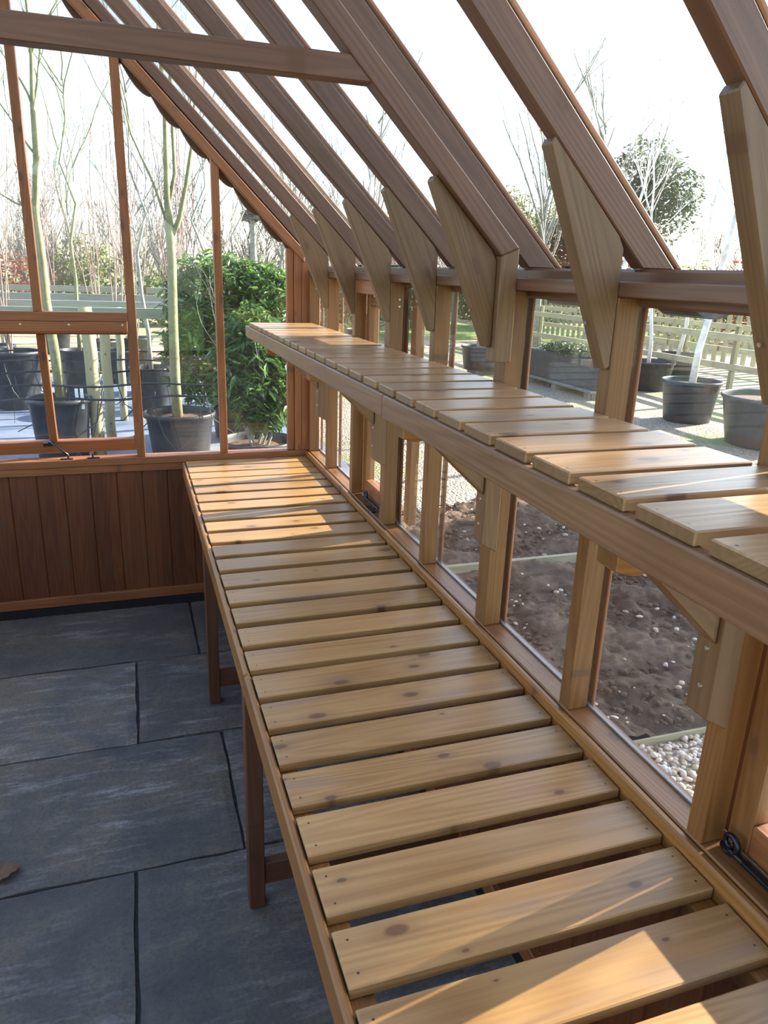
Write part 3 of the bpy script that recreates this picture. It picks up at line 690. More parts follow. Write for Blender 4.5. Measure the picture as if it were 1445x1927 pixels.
# ------------------------------------------------------------------ outdoor ground
GZ = -0.10
def ground_mat(name, stops, scale, detail=6, bmp=0.02, rough=0.9, big=None, spec=0.3):
    m, nt = newmat(name); tc = N(nt, 'ShaderNodeTexCoord')
    n = N(nt, 'ShaderNodeTexNoise', n2=scale, n3=float(detail), n4=0.65, n8=0.3); L(nt, tc.outputs['Object'], n.inputs['Vector'])
    r = ramp(nt, n.outputs['Fac'], stops); col = r.outputs[0]
    if big:
        n2 = N(nt, 'ShaderNodeTexNoise', n2=big[0], n3=4.0, n4=0.6); L(nt, tc.outputs['Object'], n2.inputs['Vector'])
        rr = ramp(nt, n2.outputs['Fac'], [(big[1], (0, 0, 0)), (big[2], (1, 1, 1))])
        col = mix(nt, math_(nt, 'MULTIPLY', rr.outputs[0], big[4]), col, big[3])
    p = principled(nt, rough, 0, spec); L(nt, col, p.inputs['Base Color'])
    if bmp: bump(nt, n.outputs['Fac'], 0.8, bmp, p)
    return m
def gravel_mat():
    m, nt = newmat('pea_gravel'); tc = N(nt, 'ShaderNodeTexCoord')
    v = N(nt, 'ShaderNodeTexVoronoi', feature='F1'); v.inputs['Scale'].default_value = 42; L(nt, tc.outputs['Object'], v.inputs['Vector'])
    sp = N(nt, 'ShaderNodeSeparateColor'); L(nt, v.outputs['Color'], sp.inputs[0])
    col = ramp(nt, sp.outputs[0], [(0, (0.20, 0.165, 0.12)), (0.35, (0.34, 0.29, 0.21)), (0.7, (0.44, 0.39, 0.30)), (1, (0.26, 0.235, 0.21))]).outputs[0]
    dk = ramp(nt, v.outputs['Distance'], [(0.0, (0, 0, 0)), (0.65, (0, 0, 0)), (0.95, (1, 1, 1))])
    col = mix(nt, math_(nt, 'MULTIPLY', dk.outputs[0], 0.7), col, (0.12, 0.10, 0.08))
    n = N(nt, 'ShaderNodeTexNoise', n2=0.8, n3=5.0, n4=0.6); L(nt, tc.outputs['Object'], n.inputs['Vector'])
    gr = ramp(nt, n.outputs['Fac'], [(0.50, (0, 0, 0)), (0.60, (1, 1, 1))])
    n2 = N(nt, 'ShaderNodeTexNoise', n2=30.0, n3=4.0, n4=0.6); L(nt, tc.outputs['Object'], n2.inputs['Vector'])
    gcol = ramp(nt, n2.outputs['Fac'], [(0.3, (0.08, 0.13, 0.03)), (0.7, (0.28, 0.36, 0.10))])
    sx = N(nt, 'ShaderNodeSeparateXYZ'); L(nt, tc.outputs['Object'], sx.inputs[0])
    far = math_(nt, 'GREATER_THAN', sx.outputs[1], 5.5)
    col = mix(nt, math_(nt, 'MULTIPLY', math_(nt, 'MULTIPLY', gr.outputs[0], far), 0.8), col, gcol.outputs[0])
    p = principled(nt, 0.75, 0, 0.4); L(nt, col, p.inputs['Base Color'])
    h = math_(nt, 'SUBTRACT', 1.0, v.outputs['Distance']); bump(nt, h, 1.0, 0.02, p)
    return m
def ground_patch(name, label, x0, x1, y0, y1, z, mat, step, amp, freq, kind='structure', fine=0.0):
    nx = max(1, int((x1 - x0) / step)); ny = max(1, int((y1 - y0) / step)); vs = []; fs = []
    for j in range(ny + 1):
        for i in range(nx + 1):
            x = x0 + (x1 - x0) * i / nx; y = y0 + (y1 - y0) * j / ny
            d = amp * mnoise.fractal(Vector((x * freq, y * freq, 3.1)), 1.0, 2.0, 5) if amp else 0
            if fine: d += fine * mnoise.noise(Vector((x * 22, y * 22, 1.0)))
            vs.append((x, y, z + d))
    for j in range(ny):
        for i in range(nx):
            a = j * (nx + 1) + i; fs.append((a, a + 1, a + nx + 2, a + nx + 1))
    o = MB().add(vs, fs).build(name, mat, None, frame=Matrix.Identity(4), smooth=True)
    return tag(o, label, 'ground', kind=kind)
membrane = ground_mat('weed_membrane', [(0.3, (0.08, 0.11, 0.17)), (0.5, (0.135, 0.17, 0.24)), (0.7, (0.20, 0.23, 0.30))], 1.6, 6, 0.01, 0.55, (0.5, 0.5, 0.62, (0.30, 0.29, 0.28), 0.5), 0.5)
ground_patch('weed_membrane_ground', 'blue grey weed control sheeting on the ground beyond the far end wall', -9, 1.1, YE + 0.065, 13.4, GZ, membrane, 0.15, 0.012, 1.3)
straw = ground_mat('straw_track', [(0.3, (0.30, 0.24, 0.15)), (0.7, (0.52, 0.43, 0.29))], 6, 5, 0.02, 0.9, (0.3, 0.5, 0.6, (0.16, 0.22, 0.07), 0.6))
ground_patch('straw_track_ground', 'pale straw coloured track behind the rows of potted trees', -14, 2.6, 13.4, 34, GZ - 0.01, straw, 0.8, 0.03, 0.5)
grav = gravel_mat()
ground_patch('gravel_ground', 'stony gravel yard outside the right wall', 2.6, 26, -3, 20, GZ, grav, 0.4, 0.02, 0.7)
ground_patch('gravel_ground', 'gravel between the soil bed and the potted laurel', 1.1, 2.6, 5.3, 13.4, GZ - 0.002, grav, 0.2, 0.012, 1.0)
ground_patch('gravel_ground', 'loose gravel strip nearest the viewer outside the right wall', 0.13, 2.6, -2.6, 2.10, GZ - 0.012, grav, 0.06, 0.006, 3.0)
grass = ground_mat('rough_grass', [(0.3, (0.07, 0.12, 0.03)), (0.7, (0.25, 0.34, 0.10))], 3, 6, 0.05, 0.95)
ground_patch('lawn', 'sunlit green grass far away beyond the gravel yard', 2.6, 30, 20, 48, GZ, grass, 1.0, 0.05, 0.4)
ground_patch('field', 'far rough grass behind the track', -60, 90, 34, 140, GZ - 0.06, grass, 6.0, 0.3, 0.05)
ground_patch('field', 'rough grass to the left of the nursery', -60, -9, -30, 34, GZ - 0.08, grass, 4.0, 0.1, 0.05)
ground_patch('field', 'rough grass to the right of the gravel yard', 26, 90, -30, 34, GZ - 0.08, grass, 4.0, 0.1, 0.05)
ground_patch('field', 'rough grass behind the viewer', -9, 26, -30, -3, GZ - 0.08, grass, 3.0, 0.1, 0.05)
ground_patch('field', 'rough ground outside the left wall', -9, XL - 0.09, -3, YE + 0.065, GZ - 0.04, grass, 1.0, 0.03, 0.05)
soil = ground_mat('dug_soil', [(0.25, (0.040, 0.022, 0.013)), (0.5, (0.095, 0.058, 0.037)), (0.68, (0.19, 0.135, 0.095)), (0.8, (0.27, 0.21, 0.16))], 7, 12, 0.08, 0.95, (1.1, 0.45, 0.65, (0.16, 0.115, 0.08), 0.5))
ground_patch('soil_bed', 'dug brown lumpy soil outside the right wall', 0.13, 2.6, 2.12, 5.3, GZ + 0.02, soil, 0.02, 0.08, 2.2, fine=0.026)
ground_patch('soil_bed', 'dug brown soil further out in the bed', 2.6, 4.6, 2.12, 5.6, GZ + 0.014, soil, 0.06, 0.05, 1.6, fine=0.014)
tag(bbox('edging_board', (0.13, 3.90, GZ - 0.03), (4.6, 3.935, GZ + 0.075), M['palewood'], None, 'x'), 'pale timber edging board lying across the dug soil', 'board')
tag(bbox('edging_strip', (0.13, 2.095, GZ - 0.02), (3.2, 2.107, GZ + 0.022), M['palewood'], None, 'x'), 'thin pale edging strip between the soil and the near gravel', 'board')
dry_leaf('dry_leaf', 'small pale fallen leaf on the soil before the edging board', (1.56, 3.74, GZ + 0.03), 0.07, 0.3, (0.50, 0.36, 0.20))
tag(MB().box((0.056, YN, -0.4), (0.128, YE + 0.06, -0.005)).build('plinth', plain('grey_concrete', (0.25, 0.25, 0.24), 0.9), None), 'grey concrete kerb along the foot of the right wall', 'kerb', kind='structure')

# loose pebbles (uncountable)
def pebbles(name, label, mats, n, x0, x1, y0, y1, z, s0, s1, seed):
    rr = random.Random(seed); ico = bmesh.new(); bmesh.ops.create_icosphere(ico, subdivisions=1, radius=1)
    base = [v.co.copy() for v in ico.verts]; bf = [tuple(v.index for v in f.verts) for f in ico.faces]; ico.free()
    mb = MB()
    for _ in range(n):
        s = rr.uniform(s0, s1); sc = Vector((s * rr.uniform(.8, 1.5), s * rr.uniform(.7, 1.1), s * rr.uniform(.45, .8)))
        Rm = Matrix.Rotation(rr.uniform(0, 6.3), 3, 'Z') @ Matrix.Rotation(rr.uniform(-.5, .5), 3, 'X')
        c = Vector((rr.uniform(x0, x1), rr.uniform(y0, y1), z + sc.z * rr.uniform(0.1, 1.2)))
        mb.add([c + Rm @ Vector((p.x * sc.x, p.y * sc.y, p.z * sc.z)) for p in base], bf)
    o = mb.build(name, mats, None, frame=Matrix.Identity(4), smooth=True)
    return tag(o, label, 'gravel', kind='stuff')
def pebmat():
    m, nt = newmat('pebble'); g = N(nt, 'ShaderNodeNewGeometry')
    r = ramp(nt, g.outputs['Random Per Island'], [(0, (0.34, 0.28, 0.20)), (0.3, (0.55, 0.47, 0.34)), (0.6, (0.66, 0.60, 0.48)), (0.85, (0.44, 0.42, 0.38)), (1, (0.70, 0.66, 0.58))])
    p = principled(nt, 0.6, 0, 0.5); L(nt, r.outputs[0], p.inputs['Base Color']); return m
pm = pebmat()
pebbles('gravel', 'cream and tan pebbles outside the pane nearest the viewer', pm, 9000, 0.135, 2.3, 0.3, 2.09, GZ - 0.012, 0.008, 0.017, 11)
pebbles('soil_clods', 'loose lumps of brown earth on the dug soil', soil, 2600, 0.14, 2.6, 2.13, 5.3, GZ + 0.012, 0.006, 0.022, 13)
pebbles('stones', 'scattered pale stones in the dug soil', pm, 420, 0.16, 2.6, 2.15, 5.5, GZ + 0.02, 0.005, 0.017, 12)

# ------------------------------------------------------------------ pots, trees, shrubs
def pot_parts(root, c, r, h, taper=0.78, rim=0.03, bandz=True, mat='pot'):
    x, y, z = c; rb = r * taper; t = 0.008
    prof = [(rb * 0.98, 0.0), (rb, 0.01), (r - 0.008, h - rim * 1.6), (r - 0.004, h - rim * 1.55), (r + 0.014, h - rim * 1.3), (r + 0.016, h - 0.006), (r + 0.008, h), (r - 0.004, h), (r - 0.010, h - 0.012), (r - 0.014, h - rim * 1.6), (rb - t, 0.03)]
    p = MB().lathe(prof, c, 40).build('pot', M[mat], root, smooth=True)
    zs = h - 0.07; rs = rb + (r - rb) * zs / h - 0.014
    MB().lathe([(rs, zs - 0.03), (rs * 0.98, zs), (rs * 0.5, zs + 0.012), (0.01, zs + 0.02)], c, 24).build('compost', M['compost'], p)
    if bandz:
        for k in range(10):
            a = 2 * math.pi * k / 10
            x0, y0 = x + (r + 0.001) * math.cos(a), y + (r + 0.001) * math.sin(a)
            MB().tube([(x0 - 0.012 * math.cos(a), y0 - 0.012 * math.sin(a), z + h * 0.80), (x0 + 0.004 * math.cos(a), y0 + 0.004 * math.sin(a), z + h - rim * 1.3)], 0.006, 4).build('pot_rib', M[mat], p) if r > 0.3 and k in (7, 8) else None
    return z + h - 0.07
def branchy(mb, p, d, length, r, depth, rr, spread=0.5, upw=0.25, nseg=6, kids=(2, 4), shrink=0.62, sides=5, curve=0.12, ends=None, rmin=0.0012):
    pts = [Vector(p)]; dirv = Vector(d).normalized(); rad = [r]
    for i in range(nseg):
        dirv = (dirv + Vector((rr.gauss(0, curve), rr.gauss(0, curve), rr.gauss(0, curve * 0.5) + upw * 0.12))).normalized()
        pts.append(pts[-1] + dirv * length / nseg); rad.append(max(r * (1 - 0.6 * (i + 1) / nseg), rmin))
    mb.tube(pts, rad, sides if depth > 0 else 3, cap=False)
    if ends is not None: ends.append(pts[-1].copy())
    if depth <= 0: return
    for k in range(rr.randint(*kids)):
        i = rr.randint(max(1, nseg // 3), nseg); b = pts[i]; a = rr.uniform(0, 6.283)
        dd = (pts[i] - pts[i - 1]).normalized(); o = dd.orthogonal().normalized(); o.rotate(Matrix.Rotation(a, 3, dd).to_quaternion())
        nd = (dd + o * spread * rr.uniform(0.6, 1.3) + Vector((0, 0, upw))).normalized()
        branchy(mb, b, nd, length * shrink * rr.uniform(0.7, 1.15), rad[i] * 0.62, depth - 1, rr, spread, upw, nseg, kids, shrink, sides, curve, ends, rmin)
def leaves(mb, pts_fn, n, size, rr, droop=0.6, aspect=0.3):
    for _ in range(n):
        c = pts_fn(); a = rr.uniform(0, 6.283)
        d = Vector((math.cos(a), math.sin(a), rr.uniform(-1.2, 0.5) * droop)).normalized()
        s = d.cross(Vector((0, 0, 1))).normalized(); s.rotate(Matrix.Rotation(rr.uniform(-0.8, 0.8), 3, d).to_quaternion())
        ln = size * rr.uniform(0.65, 1.25); w = ln * aspect * 0.5; nn = s.cross(d)
        m1 = c + d * ln * 0.35 - nn * ln * 0.03; m2 = c + d * ln * 0.75 - nn * ln * 0.02; e = c + d * ln + Vector((0, 0, -ln * 0.12)) 
        mb.add([c, m1 + s * w, m2 + s * w * 0.75, e, m2 - s * w * 0.75, m1 - s * w, m1 + nn * w * -0.5, m2 + nn * w * -0.4],
               [(0, 6, 1), (1, 6, 7, 2), (2, 7, 3), (0, 5, 6), (5, 4, 7, 6), (4, 3, 7)])
def potted_tree(label, c, pr, ph, build, bark, leaf=None, name='potted_tree', group=None, taper=0.8):
    t = thing(name, label, 'tree', c, group)
    zt_ = pot_parts(t, c, pr, ph, taper)
    mb = MB(); build(mb, Vector((c[0], c[1], zt_))); mb.build('trunk', M[bark], t, smooth=True)
    return t

# big pot with the pale green trunk seen through the opening window
def b1(mb, p):
    q = [(-1.50, 7.55, 0.42), (-1.515, 7.53, 0.9), (-1.545, 7.5, 1.35), (-1.54, 7.5, 1.7), (-1.555, 7.5, 2.1), (-1.50, 7.5, 2.55), (-1.49, 7.5, 2.93), (-1.46, 7.5, 3.3), (-1.45, 7.5, 4.2)]
    mb.tube(q, [.050, .046, .042, .038, .033, .027, .021, .016, .008], 10)
    rr = random.Random(5)
    for (z, d, ln) in ((2.05, (-.9, .1, .5), 0.5), (2.6, (-.5, 0, .9), .7), (2.9, (.35, .2, .9), .6), (3.1, (-.3, .2, 1), .6), (3.3, (.3, -.2, 1), .6)):
        i = min(range(len(q)), key=lambda k: abs(q[k][2] - z)); branchy(mb, q[i], d, ln, .011, 2, rr, 0.35, 0.5)
potted_tree('pale green trunked young tree in a big black pot outside the opening window', (-1.52, 7.5, GZ), 0.275, 0.60, b1, 'bark_green')
# pot and forked tree behind the middle pane
def b2(mb, p):
    q = [(-0.45, 7.6, 0.2), (-0.455, 7.6, 0.6), (-0.445, 7.6, 1.2), (-0.43, 7.6, 1.7), (-0.43, 7.6, 1.98), (-0.44, 7.6, 2.3), (-0.42, 7.6, 3.0), (-0.45, 7.6, 3.9)]
    mb.tube(q, [.056, .050, .046, .044, .042, .030, .020, .008], 10)
    mb.tube([(-0.43, 7.6, 1.93), (-0.34, 7.58, 2.12), (-0.27, 7.56, 2.4), (-0.2, 7.55, 2.75), (-0.12, 7.5, 3.5)], [.026, .023, .020, .016, .006], 8)
    mb.tube([(-0.43, 7.6, 2.25), (-0.36, 7.62, 2.5), (-0.36, 7.62, 3.1), (-.33, 7.6, 3.8)], [.02, .018, .014, .006], 7)
    mb.tube([(-0.44, 7.6, 2.03), (-0.55, 7.6, 2.4), (-0.72, 7.6, 2.8), (-0.80, 7.6, 3.2)], [.014, .012, .009, .006], 6)
    rr = random.Random(9)
    for c_ in ((-0.42, 7.6, 2.9), (-0.2, 7.55, 2.75), (-0.36, 7.62, 3.0), (-0.72, 7.6, 2.8)): branchy(mb, c_, (rr.uniform(-.3, .3), 0, 1), .8, .010, 2, rr, .35, .5)
potted_tree('forked grey green tree in a wide black pot behind the middle end pane', (-0.43, 7.6, GZ), 0.335, 0.42, b2, 'bark_green', taper=0.84)
# laurel, two domes of foliage
def laurel(label, c, r, h, blobs, n, seed, pr, ph):
    t = thing('laurel_bush', label, 'shrub', c, 'laurels in tubs beyond the far end wall'); rr = random.Random(seed)
    zt_ = pot_parts(t, c, pr, ph, 0.86)
    mb = MB()
    for k in range(9):
        b = blobs[k % len(blobs)]
        branchy(mb, (c[0] + rr.uniform(-.08, .08), c[1] + rr.uniform(-.08, .08), zt_), (b[0] - c[0] + rr.uniform(-.3, .3), rr.uniform(-.3, .3), b[2] - zt_), (b[2] - zt_) * 1.1, .014, 2, rr, .5, .2)
    mb.build('stems', M['bark_grey'], t, smooth=True)
    def pt():
        b = rr.choices(blobs, weights=[q[3] * q[4] * q[5] for q in blobs])[0]
        while True:
            v = Vector((rr.uniform(-1, 1), rr.uniform(-1, 1), rr.uniform(-1, 1)))
            if 0.15 < v.length < 1 and rr.random() < v.length ** 1.3: break
        k = 1 + 0.22 * mnoise.noise(Vector((v.x * 3 + seed, v.y * 3, v.z * 3)))
        return Vector((b[0] + v.x * b[3] * k, b[1] + v.y * b[4] * k, b[2] + v.z * b[5] * k))
    mb = MB(); leaves(mb, pt, n, 0.125, rr, 1.0, 0.28); mb.build('foliage', M['laurel'], t)
    return t
laurel('glossy green laurel bush in a round tub, nearer and lower of two', (0.215, 6.75, GZ), 0.5, 1.3,
       [(0.22, 6.75, 0.80, .40, .34, .50), (0.18, 6.8, 1.08, .27, .28, .32), (0.40, 6.75, 0.72, .22, .26, .34)], 4300, 21, 0.335, 0.30)
laurel('broad tall laurel bush standing behind the lower one', (0.30, 8.3, GZ), 0.5, 1.3,
       [(0.12, 8.3, 1.35, .62, .42, .52), (0.58, 8.3, 1.30, .44, .42, .50), (-0.18, 8.2, 0.85, .36, .40, .55), (0.5, 8.3, 0.85, .45, .4, .5)], 7800, 22, 0.36, 0.42)

def multistem(mb, p, n, h, rr, sp=0.13, r=.011):
    for k in range(n):
        a = rr.uniform(0, 6.28); d = Vector((math.cos(a) * sp * rr.uniform(.3, 1.2), math.sin(a) * sp, 1))
        branchy(mb, p + Vector((math.cos(a) * .03, math.sin(a) * .03, 0)), d, h * rr.uniform(.8, 1.1), r * rr.uniform(.8, 1.3), 2, rr, .28, .55, 8, (2, 4), .5, 5, .05)
def single(mb, p, h, rr, r=.03, clear=0.45, lean=0):
    q = [p + Vector((rr.gauss(0, .02) * i, 0, h * i / 7)) for i in range(8)]
    mb.tube(q, [r * (1 - .11 * i) for i in range(8)], 8)
    for k in range(11):
        i = rr.randint(int(7 * clear), 6); a = rr.uniform(0, 6.28)
        branchy(mb, q[i] + Vector((0, 0, rr.uniform(0, h / 7))), (math.cos(a) * .6, math.sin(a) * .6, 1), h * .34, r * .35, 2, rr, .4, .4, 6, (2, 4), .55)
rows = [
    # x, y, pot r, pot h, kind, h, bark, label
    (-2.27, 10.5, .33, .72, 'm', 3.0, 'bark_red', 'reddish multi stemmed tree in a black pot at the far left behind the window'),
    (-1.52, 11.2, .27, .66, 's', 3.4, 'bark_green', 'slim green stemmed tree in a tall black pot right of the window mullion'),
    (-0.62, 9.9, .26, .58, 's', 3.3, 'bark_grey', 'slim grey stemmed tree in a black pot between two glazing bars'),
    (-1.02, 12.6, .30, .52, 'm', 3.4, 'bark_red', 'bushy reddish tree in a black pot seen just left of the second glazing bar'),
    (-2.9, 13.3, .30, .52, 's', 3.4, 'bark_green', 'thin green stemmed tree left of the first glazing bar'),
    (-1.35, 14.2, .30, .52, 'm', 3.8, 'bark_red', 'V shaped pink barked tree above the row of rails'),
    (-0.15, 11.5, .30, .52, 'm', 3.6, 'bark_red', 'reddish multi stemmed tree behind the forked trunk'),
    (-0.75, 14.8, .30, .52, 'm', 4.2, 'bark_pale', 'pale many stemmed tree far behind the middle pane'),
    (0.45, 13.0, .30, .52, 's', 3.6, 'bark_grey', 'grey stemmed tree rising behind the laurels near the corner'),
    (0.05, 16.0, .30, .52, 'm', 4.0, 'bark_red', 'wispy reddish tree behind the third glazing bar'),
    (1.15, 15.0, .30, .52, 's', 3.3, 'bark_grey', 'straight grey tree above the laurels beside the corner post'),
    (-3.5, 16.0, .30, .52, 'm', 4.2, 'bark_pale', 'pale many stemmed tree at the far left edge'),
    (-2.3, 17.0, .30, .52, 'm', 4.4, 'bark_red', 'tall reddish many stemmed tree beyond the last rail'),
]
for x, y, pr_, ph_, kd, h, bk, lb in rows:
    rr = random.Random(int(x * 100) + int(y * 10))
    f_ = (lambda mb, p: multistem(mb, p, 6, h, rr)) if kd == 'm' else (lambda mb, p: single(mb, p, h, rr, .028))
    potted_tree(lb, (x, y, GZ), pr_, ph_, f_, bk, group=None)

# timber stakes
def stake(label, p0, p1, r):
    pts = [Vector(p0).lerp(Vector(p1), i / 6) + Vector((R.gauss(0, .004), R.gauss(0, .004), 0)) for i in range(7)]
    fr = frame_along(p0, p1, (0, 1, 0))
    tag(MB().tube(pts, r, 14).build('timber_stake', M['stakewood'], None, frame=fr, smooth=True), label, 'post')
stake('thick round timber post to the right of the big pot', (-1.205, 7.6, GZ), (-1.225, 7.62, 1.31), 0.062)
stake('round timber post just right of and behind the thick one', (-1.10, 8.1, GZ), (-1.09, 8.1, 1.22), 0.050)
stake('round timber post third in line behind the thick one', (-0.98, 9.4, GZ), (-0.96, 9.4, 1.22), 0.045)
stake('round timber post behind the laurels', (0.2, 10.5, GZ), (0.2, 10.5, 1.22), 0.05)

# horizontal rails and irrigation pipes
for k, (y, z) in enumerate(((9.0, 1.235), (10.6, 1.235), (13.0, 1.235), (17.0, 1.245))):
    lb = ['nearest of four long grey rails crossing above the potted trees', 'second of the four long grey rails, just above the nearest', 'third of the four long grey rails counted from the nearest', 'furthest and highest seen of the four long grey rails'][k]
    t = thing('tree_rail', lb, 'rail', (-3.0, y, GZ), 'rails above the nursery rows')
    bbox('rail', (-8.5, y, z - 0.115), (1.4 + 0.3 * k, y + 0.04, z), M['railwood'], t, 'x')
    for x in (-6.0, -3.3, 1.2): MB().tube([(x, y + 0.085, GZ), (x, y + 0.085, z - 0.01)], 0.045, 10).build('post', M['stakewood'], t)
for k, (y, z) in enumerate(((6.6, 0.62), (7.35, 0.62), (8.3, 0.62), (9.3, 0.62), (10.4, 0.62))):
    lb = ['nearest and lowest seen of the five black irrigation pipes', 'second of the five black irrigation pipes counted from the nearest', 'middle one of the five black irrigation pipes', 'fourth of the five black irrigation pipes counted from the nearest', 'furthest of the five black irrigation pipes'][k]
    rr = random.Random(40 + k); t = thing('irrigation_pipe', lb, 'pipe', (-2.5, y, z), 'black irrigation pipes')
    n = 70; xr_ = -0.05 if k < 2 else 0.1
    MB().tube([(-7 + (xr_ + 7) * i / n, y + 0.01 * math.sin(i), z + 0.012 * math.sin(i * 0.6 + k) + 0.006 * rr.random()) for i in range(n + 1)], 0.011, 6).build('main_pipe', M['pipe'], t, smooth=True)
    for q in range(11):
        x = -4.3 + q * 0.40 + rr.uniform(-.1, .1); sg = rr.choice((-1, 1)); ln = rr.uniform(0.25, 0.55)
        MB().tube([(x, y, z), (x + 0.02 * sg, y - 0.02, z - 0.15), (x + 0.07 * sg, y - .03, z - 0.33), (x + ln * 0.6 * sg, y - .05, z - 0.5), (x + ln * sg, y - 0.05, z - 0.60 + 0.1 * rr.random())], 0.0055, 5).build('dripper_tube', M['pipe'], t, smooth=True)
    for q in range(5):
        x = -4.0 + q * 0.85 + rr.uniform(-.15, .15)
        MB().tube([(x, y, z - .01), (x + rr.uniform(-.05, .05), y, z - 0.35), (x + rr.uniform(-.12, .12), y, GZ + 0.02)], 0.003, 4).build('support_wire', M['pipe'], t)
# white clips on the pot rim
for k, (x, lb) in enumerate(((-1.365, 'left one of two white plastic plant labels in the big pot'), (-1.32, 'right one of two white plastic plant labels in the big pot'))):
    tag(MB().box((x, 7.33, 0.41), (x + 0.028, 7.334, 0.60)).build('plant_label', M['whiteplastic'], None), lb, 'plant label', 'white labels in the big pot')

# ------------------------------------------------------------------ yard seen through the right wall
def birch(label, c, pr, ph, top, seed, lean=(0.1, 0.1), r0=0.05):
    def f(mb, p):
        rr = random.Random(seed); q = [p.lerp(Vector(top), i / 9) + Vector((rr.gauss(0, .015), rr.gauss(0, .015), 0)) for i in range(10)]
        mb.tube(q, [r0 * (1 - .085 * i) for i in range(10)], 9)
        for k in range(12):
            i = rr.randint(2, 8); a = rr.uniform(0, 6.28)
            branchy(mb, q[i], (math.cos(a) * .7, math.sin(a) * .7, .9), 0.9, .010, 2, rr, .45, .2, 6, (2, 4), .6)
    potted_tree(label, c, pr, ph, f, 'birch', taper=0.8, group=None)
birch('white barked birch in a dark pot between the two nearest studs', (6.35, 8.24, GZ), 0.38, 0.56, (6.95, 8.35, 4.4), 31)
birch('white barked birch in a large dark pot at the right edge', (6.25, 6.75, GZ), 0.55, 0.58, (6.7, 7.1, 4.6), 32, r0=0.06)
birch('slim birch beside the long dark crate', (7.2, 11.6, GZ), 0.38, 0.5, (7.9, 11.8, 4.2), 33)
birch('slim pale tree in a dark pot left of the nearest birch', (7.7, 10.9, GZ), 0.42, 0.5, (7.4, 11.2, 4.0), 34, r0=0.035)
birch('birch leaning far behind the yard rails', (9.3, 12.1, GZ), 0.40, 0.5, (9.7, 12.0, 5.2), 35, r0=0.04)
birch('pale birch seen between the far studs', (4.5, 17.6, GZ), 0.40, 0.5, (4.7, 17.8, 4.8), 36, r0=0.07)
# half barrel like pale tub with a stout trunk and a white tag
t = thing('tub_tree', 'stout tan trunked tree in a pale grey tub with a white tag', 'tree', (5.6, 13.2, GZ))
pot_parts(t, (5.6, 13.2, GZ + 0.08), 0.40, 0.45, 0.86, bandz=False, mat='whiteplastic' if False else 'pot')
rr = random.Random(77); mb = MB()
mb.tube([(5.6, 13.2, .2), (5.62, 13.2, 1.0), (5.6, 13.2, 1.6), (5.65, 13.2, 2.4)], [.13, .11, .09, .05], 10); mb.build('trunk', M['bark_pale'], t, smooth=True)
def ptf(b, rr):
    def g():
        while True:
            v = Vector((rr.uniform(-1, 1), rr.uniform(-1, 1), rr.uniform(-1, 1)))
            if 0.1 < v.length < 1: break
        k = 1 + 0.25 * mnoise.noise(v * 3 + Vector((b[0], 0, 0)))
        return Vector((b[0] + v.x * b[3] * k, b[1] + v.y * b[4] * k, b[2] + v.z * b[5] * k))
    return g
mb = MB(); leaves(mb, ptf((5.4, 13.4, 1.45, .75, .6, .55), rr), 2600, .11, rr); mb.build('foliage', M['evergreen'], t)
MB().box((5.15, 12.8, 0.95), (5.30, 12.81, 1.2)).build('white_tag', M['whiteplastic'], t)
MB().box((5.4, 13.0, GZ), (5.8, 13.4, GZ + 0.08)).build('stand', M['railwood'], t)
# long dark crate on a pallet
t = thing('planter_crate', 'long dark ribbed planter crate standing on a pallet in the yard', 'crate', (6.2, 11.0, GZ))
yb0, yb1 = 10.0, 12.2
MB().box((6.0, yb0, GZ + 0.14), (6.55, yb1, GZ + 0.60)).build('body', M['pot'], t, bevel=0.02)
for k in range(3): MB().box((5.985, yb0 - .01, GZ + 0.22 + .12 * k), (6.56, yb1 + .01, GZ + 0.245 + .12 * k)).build('rib', M['pot'], t)
mb = MB(); rr = random.Random(5); leaves(mb, ptf((6.28, 11.1, 0.55, .28, 1.05, .13), rr), 2200, .08, rr); mb.build('planting', M['evergreen'], t)
pl = MB()
for yy in (yb0 + .05, (yb0 + yb1) / 2 - .05, yb1 - .2): pl.box((5.97, yy, GZ + 0.0), (6.6, yy + .13, GZ + .10))
pl.box((5.95, yb0 - .02, GZ + .10), (6.62, yb1 + .02, GZ + .135))
tag(pl.build('pallet', M['railwood'], None), 'low timber pallet under the long dark crate', 'pallet')
# yard rails: two level rails on posts
for k, (x, z, lb) in enumerate(((8.0, 0.98, 'upper nearer yard rail running behind the birches'), (8.05, 0.52, 'lower nearer yard rail running behind the birches'), (9.6, 1.02, 'upper rail of the further yard fence'), (9.65, 0.60, 'lower rail of the further yard fence'))):
    t = thing('yard_rail', lb, 'rail', (x, 10, GZ), 'rails in the gravel yard')
    bbox('rail', (x, 6.0, z - 0.10), (x + 0.045, 21, z), M['palewood'], t, 'y')
    if k % 2 == 0:
        for yy in range(6, 21, 3): MB().tube([(x + 0.1, yy + 0.4, GZ), (x + 0.1, yy + 0.4, z + 0.12)], 0.05, 10).build('post', M['stakewood'], t)
# paling fence further back
t = thing('paling_fence', 'pale upright paling fence behind the yard rails', 'fence', (12, 12, GZ))
bbox('top_rail', (12.05, 6.5, 1.30), (12.10, 27, 1.38), M['palewood'], t, 'y'); bbox('bottom_rail', (12.05, 6.5, .45), (12.10, 27, .53), M['palewood'], t, 'y')
for k in range(68):
    y = 6.6 + k * 0.30; bbox('paling', (12.0, y, GZ), (12.05, y + 0.11, 1.50 + 0.04 * R.random()), M['palewood'], t, 'z')
